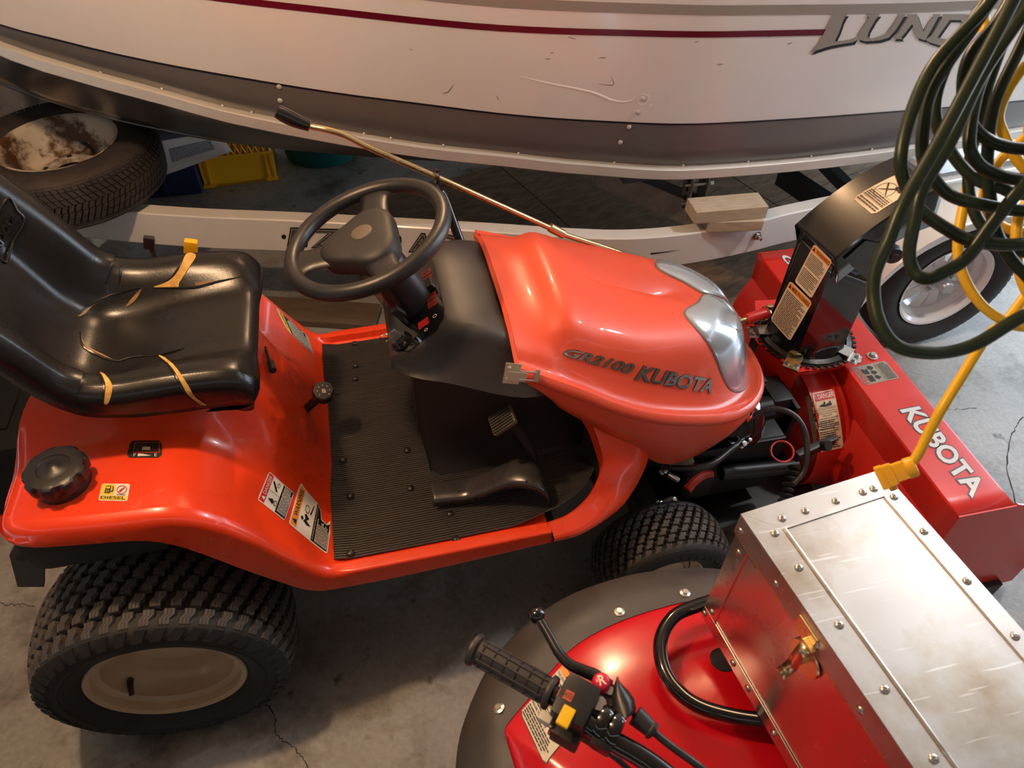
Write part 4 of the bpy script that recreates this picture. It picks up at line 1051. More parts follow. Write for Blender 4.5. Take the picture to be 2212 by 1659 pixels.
    k = atd(588, 796, (p-CAMP).dot(_fw)-.05); m = MB(); m.tube([p, p.lerp(k, .6), k], .0035, 8, sub=2); m.tube([p.lerp(k, .72), k, k+(k-p).normalized()*.008], .0085, 10, sub=2); m.build('lever', BLKPL, t)
    for px, py, m_, w_, nm, hgt in ((412, 536, YELPL, .016, 'lever_knob', .030), (322, 524, BLKPL, .013, 'lever_knob', .022)):
        c = aty(px, py, .30); m = MB(); m.tube([c+Vector((0, 0, -.16)), c+Vector((0, 0, -.02))], .006, 8, sub=2); st = m.build('lever', BLKPL, t)
        o = MB().box(c, (w_*1.9, w_*1.2, hgt*1.5), Matrix.Rotation(.3, 3, 'Y'), bev=.006).build(nm, m_, st)
        o['label'] = 'yellow lever knob' if m_ is YELPL else 'black lever knob'
    # ---- fuel cap, gauge
    c = atz(140, 1045, .800); n = Vector((0, 0, 1)); m = MB()
    m.lathe([(.048, -.012), (.048, .026), (.043, .028)], c, n=40); nk = m.build('fuel_neck', BLKPL, t)
    rows = []
    def knurl(a): return 1-.11*max(0, sin(a*9+.6))**.8
    for r, h, kk in ((.045, .020, 0), (.053, .021, 1), (.0565, .025, 1), (.057, .043, 1), (.0555, .049, 1), (.051, .052, 0), (.043, .0535, 0), (.030, .0540, 0), (.0285, .0515, 0), (.012, .0530, 0), (.007, .0570, 0), (.0, .0575, 0)):
        rows.append([c+Vector((cos(a)*r*(knurl(a) if kk else 1), sin(a)*r*(knurl(a) if kk else 1), h)) for a in [2*pi*i/108 for i in range(109)]])
    MB().grid(rows).build('fuel_cap', BLKPL, t, angle=35)
    g = lambda z, y: (z/2.962, 850+y/2.962)
    d = Decal(body, [g(808, 412), g(1035, 412), g(1035, 302), g(835, 302)]); d.rrect(LBLK, 0, r=.10, asp=1.8)
    d.rect(.16, .28, .94, .90, ORANGE, 1); d.rect(.18, .31, .92, .87, mat('gauge_window', (.03, .025, .02), .08, coat=1), 2); d.rect(.42, .42, .66, .62, mat('gauge_drum', (.5, .42, .32), .4), 3, 3, 3)
    d.text('F', .20, .05, .26, .22, WHITE, 2); d.text('E', .80, .05, .87, .22, WHITE, 2); d.poly([(.32, .06), (.72, .10), (.40, .22), (.32, .22)], WHITE, 2); d.done('fuel_gauge', body)
    d = Decal(body, [g(630, 686), g(815, 691), g(834, 580), g(654, 578)]); d.rrect(WHITE, 0, r=.05); d.rrect(LYEL, 1, .05, 1, .03, .33, .50, .96); d.rrect(LYEL, 1, .03, 1, .02, .04, .97, .29)
    d.text('DIESEL', .07, .08, .93, .25, LBLK, 2, bold=.01)
    d.poly([(.16, .42), (.36, .42), (.36, .86), (.18, .86)], LBLK, 2); d.rect(.20, .68, .33, .80, LYEL, 3, 2, 2); d.text('D', .22, .46, .31, .60, LYEL, 3); d.poly([(.37, .50), (.43, .48), (.46, .60), (.44, .82), (.40, .86), (.41, .78), (.42, .60), (.38, .56)], LBLK, 2)
    d.ring(.75, .64, .18, .25, .14, LRED, 2); d.poly([(.64, .52), (.67, .48), (.86, .76), (.83, .80)], LRED, 3); d.poly([(.66, .55), (.72, .50), (.78, .60), (.74, .72), (.70, .64)], LRED, 2); d.lines(.60, .33, .92, .40, 1, LBLK, .5, 2); d.done('fuel_label', body, 'yellow and white DIESEL sticker')
    d = Decal(body, [g(1820, 815), g(1880, 637), g(1722, 499), g(1645, 680)]); d.rrect(WHITE, 0, r=.03); d.rect(.03, .80, .97, .97, LRED, 1); d.text('DANGER', .28, .83, .92, .94, WHITE, 2); d.poly([(.10, .83), (.22, .83), (.16, .95)], WHITE, 2)
    d.rect(.03, .03, .97, .40, LBLK, 1); d.lines(.08, .06, .94, .37, 7, WHITE, .5, 5)
    d.poly([(.16, .56), (.24, .74), (.32, .60), (.27, .52)], LBLK, 2); d.ring(.25, .47, .09, .05, .25, LBLK, 2); d.poly([(.60, .52), (.74, .62), (.86, .74), (.80, .76), (.68, .66), (.58, .58)], LBLK, 2); d.ring(.82, .55, .08, .05, .25, LBLK, 2); d.rect(.50, .42, .51, .79, LBLK, 2, 1, 4); d.done('danger_label', body, 'white DANGER sticker with red band')
    d = Decal(body, [g(2092, 1028), g(2130, 790), g(1925, 570), g(1845, 830)])
    d.poly([(0, .03), (0, .97), (.03, 1), (.97, 1), (1, .97), (1, .42), (.90, .30), (.72, .25), (.70, .12), (.85, .05), (.55, 0), (.03, 0)], WHITE, 0)
    d.rect(.03, .82, .97, .97, LORG, 1); d.text('WARNING', .26, .85, .90, .95, LBLK, 2, bold=.01); d.poly([(.08, .85), (.20, .85), (.14, .96)], LBLK, 2)
    d.poly([(.03, .03), (.03, .44), (.97, .44), (.97, .42), (.87, .32), (.69, .27), (.67, .12), (.75, .04)], LBLK, 1); d.text('TO AVOID SERIOUS INJURY OR DEATH', .06, .385, .92, .42, WHITE, 2); d.lines(.06, .05, .64, .37, 9, WHITE, .5, 6)
    d.poly([(.30, .50), (.36, .62), (.44, .56), (.50, .66), (.46, .70), (.38, .66), (.30, .70), (.26, .60)], LBLK, 2); d.ring(.34, .74, .045, .035, .95, LBLK, 2, 14); d.ring(.62, .66, .10, .06, .2, LBLK, 2); d.poly([(.56, .54), (.84, .50), (.84, .52), (.57, .57)], LBLK, 2); d.done('warning_label', body, 'torn white WARNING sticker with orange band')
    g4 = lambda z, y: (z/2.962, 350+y/2.962)
    d = Decal(body, [g4(2005, 1232), g4(1965, 1110), g4(1762, 930), g4(1832, 1072)]); d.rrect(WHITE, 0, r=.03); d.rect(.03, .80, .97, .97, LYEL, 1); d.text('CAUTION', .22, .84, .92, .94, LBLK, 2); d.rect(.03, .03, .97, .79, LBLK, 1); d.lines(.06, .06, .94, .76, 12, WHITE, .5, 8); d.done('caution_label', body, 'black and yellow CAUTION sticker on the far mudguard')
    # ---- pedals
    pc = spline([(.650, -.246, .527), (.69, -.250, .529), (.735, -.257, .534), (.78, -.266, .560), (.825, -.276, .590), (.865, -.284, .602), (.893, -.290, .596), (.908, -.293, .572), (.910, -.294, .552)], 5)
    rows = []
    for i, p in enumerate(pc):
        q = i/(len(pc)-1); hw = .026+.020*sstep(.45, .8, q); rows.append([p+Vector((.0, -hw*1.06, -.016)), p+Vector((0, -hw, -.003)), p+Vector((0, -hw*.85, 0)), p+Vector((0, -hw*.3, .001)), p+Vector((0, hw*.3, .001)), p+Vector((0, hw*.85, 0)), p+Vector((0, hw, -.003)), p+Vector((0, hw*1.06, -.016))])
    pe = MB().grid(rows).build('drive_pedal', mat('worn_black_pedal', (.035, .033, .032), .30, rvar=.1, vscale=20), t, clean=False, angle=60); solidify(pe, .004)
    m = MB()
    for q in (.64, .69, .74, .79, .84):
        p = pc[int(q*(len(pc)-1))]; m.tube([p+Vector((0, -.036, .002)), p+Vector((0, .036, .002))], .0022, 6, sub=1)
    for q in (.04, .10, .16): 
        p = pc[int(q*(len(pc)-1))]; m.tube([p+Vector((0, -.02, .001)), p+Vector((0, .02, .001))], .0016, 6, sub=1)
    m.build('pedal_grip', BLKPL, pe)
    m = MB(); a = atz(1043, 1043, .535); m.box(a+Vector((.03, -.01, -.022)), (.13, .03, .03), bev=.004); m.build('pedal_bracket', BLKMAT, t)
    MB().tube([a+Vector((.011*cos(x), .011*sin(x), .0)) for x in [2*pi*i/14 for i in range(14)]], .002, 6, closed=True, sub=2).build('return_spring', BRASSY, t)
    pb = Vector(atz(1086, 908, .735)); rt = Matrix.Rotation(radians(-38), 3, 'Y') @ Matrix.Rotation(.15, 3, 'X')
    b = MB().box(pb, (.062, .050, .012), rt, bev=.004).build('brake_pedal', mat('worn_pedal_rubber', (.16, .125, .09), .6, var=.5, vscale=40), t)
    m = MB()
    for k in range(7): m.box(pb+rt @ Vector((0, -.021+.007*k, .007)), (.056, .0034, .005), rt, bev=.001)
    m.build('pedal_grip', BLKMAT, b, smooth=False)
    MB().tube([pb-Vector((-.005, 0, .012)), pb+Vector((.03, -.005, -.03)), atz(1150, 978, .62), atz(1152, 1010, .55)], .010, 8).build('brake_arm', BLKPL, t)
    # ---- chassis, engine, axles
    m = MB(); m.box((.35, 0, .40), (1.0, .22, .12), bev=.01); m.box((1.15, 0, .36), (.75, .26, .10), bev=.01); m.box((0, 0, .30), (.22, .30, .20), bev=.03); m.box((1.2, 0, .52), (.5, .30, .24), bev=.03)
    m.box((.62, 0, .465), (.62, .76, .02), bev=.004); m.box((1.245, 0, .24), (.07, .56, .07), bev=.01); m.tube([(0, -.34, .2817), (0, .34, .2817)], .045, 14, sub=2); m.tube([(1.245, -.34, .1834), (1.245, .34, .1834)], .02, 10, sub=2)
    m.build('chassis', BLKMAT, t, clean=False)
    m = MB(); m.box((-.02, -.20, .70), (.26, .34, .12), bev=.03); m.build('fuel_tank', BLKMAT, t)
    hp_ = [(20, 1200), (42, 1160), (95, 1180), (95, 1268), (38, 1268)]
    m = MB(); P = [aty(x, y, -.24) for x, y in hp_]; m.prism(P, Vector((0, .012, 0))); q_ = (P[1]+P[2])*.5; MB().tube([q_+Vector((.0, .02, -.01)), q_+Vector((.10, .10, -.02)), Vector((-.05, -.05, .36))], .022, 8, sub=3).build('drawbar', BLKMAT, t); hb = m.build('hitch_bracket', mat('grey_bracket_paint', (.060, .057, .056), .55), t, smooth=False)
    c = aty(48, 1205, -.2415); MB().lathe([(0, .001), (.012, .001), (.012, 0)], c, axis=(0, -1, 0), n=16).build('bracket_hole', LBLK, hb)
    MB().lathe([(0, .006), (.008, .006), (.008, 0)], aty(98, 1203, -.245), axis=(0, -1, 0), n=6).build('bracket_bolt', BRASSY, hb)
    # ---- wheels
    def wheel(c, R, W, rim, out, rows, per, hgt, nm, deep, front=False):
        s = out; ty = MB().lathe([(r-.003 if abs(h) < W*.4 else r, h) for r, h in tyre_profile(R-hgt*.7, W, rim)], c, axis=(0, 1, 0), n=96).build(nm, RUBBER, t)
        tr = turf_tread(R, W*.90, rows, per, hgt, c, (0, 1, 0), (0, 0, 1), crown=.022 if not front else .020).build('tread', LUGRUB, ty, smooth=False, clean=False); tr['kind'] = 'stuff'
        # shoulder blocks that run down the sidewall
        m = MB(); up_ = Vector((0, 0, 1)); fw_ = Vector((1, 0, 0))
        for sd in (-1, 1):
            for j in range(per):
                th = 2*pi*(j+.25)/per; n = len(m.V); dth = 2*pi/per*.30
                for (r_, a_) in ((R-.024, W*.450), (R-.052, W*.505)):
                    for q in (-1, 1):
                        for lift in (0, .006):
                            rr = r_+lift*.7; aa = a_+lift*.8-.003; m.V.append(Vector(c)+Vector((0, sd*aa, 0))+(fw_*cos(th+q*dth+(.05 if r_ < R-.04 else 0))+up_*sin(th+q*dth+(.05 if r_ < R-.04 else 0)))*rr)
                m.F += [(n+1, n+3, n+7, n+5), (n, n+1, n+5, n+4), (n+2, n+3, n+7, n+6), (n+4, n+5, n+7, n+6), (n, n+1, n+3, n+2)]; m.M += [0]*5
        sb = m.build('shoulder_tread', RUBBER, ty, smooth=False, clean=False); sb['kind'] = 'stuff'
        w2 = W/2
        pr_ = [(rim+.002, s*(w2-.030)), (rim+.007, s*(w2-.022)), (rim+.004, s*(w2-.019)), (rim-.007, s*(w2-.024)), (rim-.010, s*(w2-.042)), (rim-.024, s*(w2-.050)), (rim-.027, s*(w2-.085)), (rim-.036, s*(w2-.092)), (rim-.040, s*(w2-deep*.86)), (rim*.72, s*(w2-deep)), (rim*.3, s*(w2-deep-.006)), (0, s*(w2-deep-.006))]
        rm = MB().lathe(pr_, c, axis=(0, 1, 0), n=80).build('wheel_rim', CREAM, ty, angle=50)
        if not front:
            b_ = Vector(c)+Vector((-.114, s*(w2-.080), -.078)); MB().tube([b_, b_+Vector((.006, s*.018, .010)), b_+Vector((.010, s*.040, .004))], lambda q: .0085-.003*q, 8, sub=3).build('valve_stem', BLKPL, ty)
        # sidewall ridge
        MB().lathe([(rim+(R-rim)*.40, s*(w2*.985)), (rim+(R-rim)*.42, s*(w2*.985+.003)), (rim+(R-rim)*.44, s*(w2*.985))], c, axis=(0, 1, 0), n=90).build('sidewall_ridge', RUBBER, ty)
    wheel((0, -.3653, .2817), .2850, .250, .165, -1, 6, 44, .013, 'rear_tyre', .135)
    wheel((0, .3653, .2817), .2850, .250, .165, 1, 6, 44, .013, 'rear_tyre', .135)
    wheel((1.245, -.355, .1900), .1900, .165, .10, -1, 7, 40, .009, 'front_tyre', .05, True)
    wheel((1.245, .355, .1900), .1900, .165, .10, 1, 7, 40, .009, 'front_tyre', .05, True)
    # ---- front hitch frame, drum and hydraulic hoses
    m = MB(); m.box((1.60, .0, .30), (.10, .34, .22), bev=.01); m.box((1.56, 0, .13), (.52, .52, .012), bev=.003); m.box((1.40, 0, .30), (.10, .40, .16), bev=.02); m.tube([(1.36, -.10, .44), (1.62, -.10, .46)], .035, 14, sub=2); m.tube([(1.46, -.20, .33), (1.70, -.20, .30)], .022, 12, sub=2); m.box((1.66, -.05, .44), (.06, .10, .08), bev=.01); m.box((1.50, -.17, .30), (.30, .012, .22), bev=.003); m.box((1.50, .17, .30), (.30, .012, .22), bev=.003); m.box((1.70, .03, .36), (.012, .30, .20), bev=.003)
    m.tube([(1.48, -.06, .38), (1.60, -.06, .38)], .075, 20, sub=2); m.build('front_hitch', mat('greasy_black_iron', (.006, .006, .006), .42, var=.4, vscale=30), t, clean=False)
    m = MB(); m.lathe([(0, -.02), (.07, -.02), (.085, -.01), (.088, .03), (.05, .06), (0, .062)], (1.50, -.12, .47), axis=(.3, -.6, .75), n=28); m.build('hitch_drum', BLKGLOSS, t)
    dz = lambda px, py, z: atz(px, py, z)
    m = MB(); m.tube([dz(1590, 945, .45), dz(1620, 905, .50), dz(1665, 883, .53), dz(1710, 893, .53), dz(1738, 930, .50), dz(1743, 980, .46), dz(1735, 1020, .42), dz(1715, 1045, .40)], .0075, 10); m.build('hydraulic_hose', mat('hose_rubber', (.022, .020, .020), .35), t)
    m = MB(); m.tube([dz(1400, 985, .45), dz(1450, 1010, .46), dz(1530, 1005, .48), dz(1580, 970, .48), dz(1600, 955, .47)], .008, 10); m.build('hydraulic_hose', mat('hose_rubber', (.022, .020, .020), .35), t)
    m = MB(); m.tube([dz(1690, 975, .44)+Vector((.032*cos(a), .026*sin(a), .012*sin(a))) for a in [2*pi*i/14 for i in range(14)]], .0028, 6, closed=True, sub=3); m.build('pull_ring', mat('red_wire', (.6, .05, .05), .4), t)
    for px, py, z, q in ((1432, 1018, .41, .008), (1602, 960, .47, .008), (1452, 1080, .34, .007), (1424, 1088, .33, .007), (1614, 952, .46, .006)): MB().lathe([(0, .016), (q, .014), (q, 0), (q*1.4, 0), (q*1.4, -.005)], dz(px, py, z), axis=(.2, -.5, .8), n=6).build('hitch_bolt', STEEL, t)
    MB().tube([dz(1443, 1024, .41), dz(1466, 1038, .40)], .0085, 12, sub=2).build('hose_fitting', STEEL, t)
    MB().tube([dz(1430, 1088, .335), dz(1455, 1080, .34), dz(1470, 1104, .31), dz(1480, 1120, .27)], .009, 8).build('steering_arm', mat('worn_steel', (.12, .10, .09), .5, metal=.6), t)
    MB().lathe([(.034, -.02), (.030, -.005), (.022, .004), (.020, .014), (.012, .02), (0, .021)], dz(1424, 1100, .31), n=20).build('king_pin_cap', BLKPL, t)
    m = MB()
    for k in range(7):
        p = dz(1715-k*3.5, 1010+k*12, .36); m.lathe([(.012, -.006), (.018+.003*(k % 2), 0), (.012, .006)], p, axis=(-.25, -.6, -.4), n=14)
    m.build('drive_shaft_boot', BLKPL, t)
    m = MB(); m.tube([dz(1484, 1058, .36), dz(1500, 1040, .37), dz(1522, 1026, .37), dz(1540, 1024, .37)], lambda q: .013-.003*q, 8); m.build('red_lever', mat('red_lever_paint', (.5, .03, .015), .4), t)
    m = MB(); m.box(dz(1465, 990, .46), (.07, .05, .02), bev=.004); m.build('relay_box', mat('dull_tan', (.22, .16, .09), .5), t)
    m = MB(); m.box(dz(1760, 968, .40), (.14, .02, .03), Matrix.Rotation(.25, 3, 'Z'), bev=.004); m.lathe([(0, -.012), (.014, -.012), (.014, .012), (0, .012)], dz(1783, 963, .415), axis=(.2, -.6, .75), n=16); m.build('hitch_arm', BLKPL, t, clean=False)
    return t, body
TRACTOR, BODY = tractor()

# rod with a bent grip resting in its forked stand (snowblower chute crank)
def crank():
    t = thing('crank_rod', aty(945, 372, .36), 'long yellow-zinc crank rod with black grip passing above the steering wheel', 'crank rod')
    d0, d1 = 2.42, 2.08
    P = [aty(660, 271, .42), aty(705, 280, .40), aty(745, 292, .40), aty(800, 320, .39), aty(945, 383, .36)]
    end = aty(1205, 500, .335)
    m = MB(); m.tube(P+[P[-1].lerp(end, .5), end], .0075, 12, sub=5); m.build('rod', BRASSY, t)
    e2 = aty(1188, 491, .3365); m = MB(); m.tube([e2, end, end+(end-e2)*.7], .0125, 12, sub=2); m.build('coupling', BRASSY, t)
    m = MB(); m.tube([end+(end-e2)*.6, Vector((1.33, .335, .70)), Vector((1.52, .27, .60)), atz(1600, 692, .56)], .0075, 10, sub=4); m.build('rod_lower', BRASSY, t)
    g = aty(598, 240, .43); m = MB(); m.tube([P[0].lerp(P[1], .2), aty(640, 261, .424), aty(615, 249, .428), g], lambda q: .0125+.004*sin(q*3.0)+.002*q, 12, sub=5); m.build('grip', BLKGLOSS, t)
    s = thing('rod_stand', aty(990, 510, .24), 'black tube stand with eye holding the crank rod behind the dash', 'stand')
    top = P[-1]; b = aty(993, 520, .275); low = b+(b-aty(960, 430, .345))*1.2
    m = MB(); m.tube([low, b, aty(960, 430, .34), aty(950, 415, .347)], .012, 12, sub=4); m.build('tube', BLKGLOSS, s)
    m = MB(); m.tube([aty(950, 417, .347), aty(940, 398, .354), aty(944, 386, .361), aty(945, 366, .361)], .0065, 8, sub=4); m.tube([top+Vector((0, .013*cos(a), .013*sin(a))) for a in [2*pi*i/12 for i in range(12)]], .0045, 8, closed=True, sub=2); m.build('eye', BLKPL, s)
crank()
# ================================================================== SNOWBLOWER
def blower():
    t = thing('snow_blower', (1.95, .007, 0), 'red snow blower attachment with black discharge chute in front of the tractor', 'snow blower')
    x0, x1, ya, yb, z = 1.8946, 2.058, -.542, .556, .4836
    rows = []
    for y in [ya+(yb-ya)*i/20 for i in range(21)]:
        r = [(x0+.045, .10), (x0+.012, .30), (x0, z-.03), (x0, z-.006), (x0+.003, z-.001), (x0+.009, z), (x1-.010, z), (x1-.003, z-.001), (x1, z-.004), (x1+.001, z-.012)]
        rows.append([Vector((a, y, b)) for a, b in r])
    hs = MB().grid(rows).build('auger_housing', BLOWRED, t, clean=False, angle=30); solidify(hs, .003)
    # curved back of the auger trough and the end plates
    rows = []
    for y in [ya+(yb-ya)*i/6 for i in range(7)]:
        rows.append([Vector((x0+.16+.20*cos(a), y, .235+.225*sin(a))) for a in [radians(q) for q in range(100, 271, 12)]])
    MB().grid(rows).build('auger_trough', BLOWRED, t, clean=False)
    for y, s in ((ya, -1), (yb, 1)):
        P = [(x0, z), (x1, z), (x1+.03, z-.012), (x1+.06, z-.02), (x1+.16, z-.09), (x1+.24, z-.22), (x1+.25, .03), (x0+.10, .0), (x0+.03, .09), (x0+.008, .30)]
        m = MB(); m.prism([Vector((a, y, b)) for a, b in P], Vector((0, .004*s, 0)))
        m.tube([Vector((a, y, b)) for a, b in P[1:6]], .004, 6, sub=3)
        m.build('end_plate', BLOWRED, t, smooth=False)
        m = MB(); m.box((x1+.04, y+.012*s, .03), (.30, .02, .06), bev=.004); m.build('skid_shoe', BLKMAT, t)
    # auger ribbon
    m = MB(); rows = []
    for i in range(160):
        y = ya+.03+(yb-ya-.06)*i/159; a = (i/159-.5)*2*pi*4*(1 if i < 80 else -1); rows.append([Vector((2.02+.05*cos(a), y, .205+.05*sin(a))), Vector((2.02+.145*cos(a), y, .205+.145*sin(a)))])
    m.grid(rows); m.tube([(2.02, ya, .205), (2.02, yb, .205)], .025, 12, sub=2); m.build('auger', BLOWRED, t, clean=False)
    # impeller drum with its rim
    dc = Vector((0, .030, .224)); m = MB(); m.lathe([(.208, 1.788), (.211, 1.788), (.213, 1.905)], dc, axis=(1, 0, 0), n=72)
    m.lathe([(0, 1.80), (.209, 1.798)], dc, axis=(1, 0, 0), n=72)
    dr = m.build('impeller_drum', BLOWRED, t, clean=False, angle=35); solidify(dr, .003)
    m = MB(); m.lathe([(.212, 1.872), (.222, 1.874), (.222, 1.882), (.212, 1.884)], dc, axis=(1, 0, 0), n=72); m.build('drum_weld', BLOWRED, t)
    # octagonal mounting flange
    zc = .520; cc = Vector(atz(1737, 725, zc)); fl = [atz(1723, 807, zc), atz(1828, 788, zc), atz(1846, 764, zc), Vector((1.98, .12, zc)), Vector((1.92, .26, zc)), Vector((1.74, .28, zc)), atz(1632, 690, zc), atz(1638, 742, zc)]
    m = MB(); m.prism(fl, Vector((0, 0, -.004)))
    m.build('chute_flange', BLOWRED, t, smooth=False)
    m = MB(); a, b = fl[0], fl[1]; dn = Vector((0, 0, -.10)); m.prism([a, fl[7], fl[7]+dn*2, a+dn*2.4], Vector((.003, .003, 0))); m.prism([a, b, b+Vector((0, .03, -.05)), a+Vector((0, .03, -.05))], Vector((0, .003, 0))); m.build('flange_skirt', BLOWRED, t, smooth=False)
    # toothed ring, collar, chute
    m = MB(); n = 44; R = .136
    m.lathe([(.118, .001), (R, .001), (R, .006), (.118, .006)], cc, n=64, close=True)
    for k in range(n):
        a = 2*pi*k/n; m.box(cc+Vector((cos(a)*(R+.004), sin(a)*(R+.004), .0035)), (.014, .009, .005), Matrix.Rotation(a, 3, 'Z'), bev=.001)
    m.build('toothed_ring', BLKPL, t, clean=False)
    A = Vector((1.700, .133)); B = Vector((1.722, -.006)); Cc = Vector((1.882, .014)); D = Vector((1.862, .150)); rows = []
    quad = [A, B, Cc, D]
    def ring(zv, f, zt=None):
        out = []; circ = []
        for e in range(4):
            p, q = quad[e], quad[(e+1) % 4]
            for k in range(8):
                s_ = p.lerp(q, k/8); d_ = Vector((s_.x-cc.x, s_.y-cc.y)); c_ = Vector((cc.x, cc.y))+d_.normalized()*.116; o_ = c_.lerp(s_, f); out.append(Vector((o_.x, o_.y, zv if zt is None else zv+zt(o_))))
        return out+[out[0]]
    slope = lambda o: (o.x-1.70)*(-.55)
    rows = [ring(zc+.006, 0), ring(zc+.014, .08), ring(zc+.028, .65), ring(zc+.045, .95), ring(zc+.07, 1), ring(.84, 1, slope), ring(.905, 1, slope)]
    co = MB().grid(rows).build('chute', BLKGLOSS, t, clean=False, angle=28); solidify(co, .0025)
    MB().lathe([(.116, .006), (.130, .006), (.132, .010), (.124, .012), (.117, .014)], cc, n=64).build('chute_collar', BLKGLOSS, t)
    # deflector: curved cap hinged to the chute
    yl, yr = .150, -.014; ps = spline([(1.690, .892), (1.735, .935), (1.80, .985), (1.87, 1.025), (1.945, 1.050)], 5); rows = []
    sh = lambda x: (x-1.70)*.12
    for p in ps:
        x, zz = p.x, p.y; tt = (x-1.69)/.255; dz_ = .085+.03*tt
        nx = Vector((.45-.25*tt, 0, -1)).normalized()
        L_ = Vector((x-.004, yl+sh(x), zz)); R_ = Vector((x+.018, yr+sh(x), zz))
        rows.append([L_+nx*dz_, L_+nx*dz_*.5, L_+nx*.004, L_+(R_-L_)*.02, L_+(R_-L_)*.25, L_+(R_-L_)*.5, L_+(R_-L_)*.75, L_+(R_-L_)*.98, R_+nx*.004, R_+nx*dz_*.5, R_+nx*dz_])
    de = MB().grid(rows).build('deflector', BLKGLOSS, t, clean=False, angle=28); solidify(de, .0025)
    # hinge ear and lock knob on the right cheek
    m = MB(); e = [aty(1825, 560, -.018), aty(1870, 520, -.012), aty(1930, 530, .0), aty(1905, 590, .0), aty(1868, 602, -.008)]; m.prism(e, Vector((0, .003, 0))); m.build('deflector_ear', BLKGLOSS, t, smooth=False)
    c = aty(1928, 548, -.005); m = MB(); m.lathe([(0, -.02), (.010, -.02), (.011, -.012), (.022, -.012), (.024, -.006), (.024, .006), (.018, .01), (.018, .03), (0, .03)], c, axis=(.25, .95, 0), n=20); m.build('lock_knob', BLKPL, t)
    # ring clamps
    for px, py in ((1710, 788), (1818, 757), (1640, 715)):
        q = atz(px, py, zc+.012); d_ = Vector((q.x-cc.x, q.y-cc.y, 0)).normalized(); a = math.atan2(d_.y, d_.x); rot = Matrix.Rotation(a, 3, 'Z'); p = cc+d_*.140+Vector((0, 0, .012)); m = MB()
        m.box(p-d_*.016+Vector((0, 0, .006)), (.028, .042, .003), rot, bev=.001); m.box(p, (.004, .042, .016), rot, bev=.001); m.box(p+d_*.014-Vector((0, 0, .007)), (.028, .046, .003), rot, bev=.001); cl = m.build('ring_clamp', BRASSY if px == 1710 else STEEL, t, smooth=False)
        for s in (-.013, .013): MB().lathe([(0, .009), (.0055, .009), (.0065, .002), (.009, .002), (.009, 0)], p+d_*.016+rot @ Vector((0, s, -.006)), n=6).build('clamp_bolt', STEEL, cl)
    # crank joint at the left of the ring
    m = MB(); a = atz(1612, 690, .56); b = atz(1655, 676, .56); m.tube([a, b], .017, 14, sub=2); jo = m.build('crank_sleeve', BLOWRED, t)
    m = MB(); m.tube([a-(b-a)*.6, a+(b-a)*.1], .010, 10, sub=2); m.lathe([(0, .012), (.008, .010), (.010, 0), (.006, -.01)], b+Vector((.004, 0, .018)), n=12); m.lathe([(.020, -.004), (.022, 0), (.020, .004)], b, axis=(b-a), n=16); m.build('crank_joint', BRASSY, jo)
    # bolts on top
    for px, py in ((1848, 777), (1884, 770)):
        p = atz(px, py, z+.001); m = MB(); m.lathe([(0.016, 0), (.016, .003), (.0105, .0035)], p, n=20); m.lathe([(.0105, .003), (.0105, .010), (.008, .012), (0, .012)], p, n=6); m.build('housing_bolt', STEEL, t, angle=30)
    # labels
    zz = lambda x, y: (1560+x*.30143, 750+y*.30143)
    d = Decal(hs, [zz(1268, 452), zz(1790, 1085), zz(1895, 1000), zz(1412, 424)]); d.text('KUBOTA', -.012, -.06, 1.012, 1.05, mat('letter_outline', (.06, .05, .05), .4), 0, bold=.075, shear=.0); d.text('KUBOTA', 0, 0, 1, 1, mat('silver_print', (.72, .71, .70), .35), 1, bold=.03, shear=0); d.done('brand_print', hs, 'silver KUBOTA letters')
    z1 = lambda x, y: (1560+x*.30143, 400+y*.30143)
    e0 = atz(*z1(412, 508), z); e1 = atz(*z1(530, 640), z); hh = atz(*z1(480, 500), z)-e0
    ln = (e1-e0)*2.0
    d = Decal(hs, [e0, e0+ln, e0+ln+hh, e0+hh], px=False); d.text('GR27', -.01, -.06, 1.01, 1.06, mat('letter_outline', (.06, .05, .05), .4), 0, bold=.07, shear=.2); d.text('GR27', 0, 0, 1, 1, mat('silver_print', (.72, .71, .70), .35), 1, bold=.025, shear=.2); d.done('model_print', hs)
    d = Decal(hs, [zz(1272, 222), zz(1165, 97), zz(922, 150), zz(1028, 275)]); d.rrect(LGREY, 0, r=.04)
    d.rect(.04, .83, .96, .97, mat('faded_red_label', (.35, .07, .06), .5), 1); d.text('DANGER', .28, .86, .93, .94, LGREY, 2); d.poly([(.08, .86), (.20, .86), (.14, .95)], LGREY, 2)
    d.lines(.05, .05, .95, .34, 6, LBLK, .4, 4); d.rect(.03, .36, .97, .37, LBLK, 2, 6, 1)
    for u in (.25, .52, .78): d.poly([(u-.02, .44), (u+.10, .50), (u+.12, .58), (u-.0, .60), (u-.11, .54)], LBLK, 2)
    d.poly([(.10, .66), (.42, .64), (.44, .80), (.10, .80)], LBLK, 2); d.poly([(.50, .66), (.80, .64), (.72, .72), (.84, .80), (.52, .80)], LBLK, 2); d.done('danger_label', hs, 'worn grey danger plate beside the two bolts')
    d = Decal(dr, [zz(676, 745), zz(862, 715), zz(790, 302), zz(606, 338)], offset=.0045); d.rrect(LCREAM, 0, r=.08, asp=.45); d.rect(.03, .85, .97, .98, LRED, 1); d.text('DANGER', .28, .875, .95, .96, WHITE, 2, bold=.01); d.poly([(.06, .87), (.24, .87), (.15, .965)], WHITE, 2)
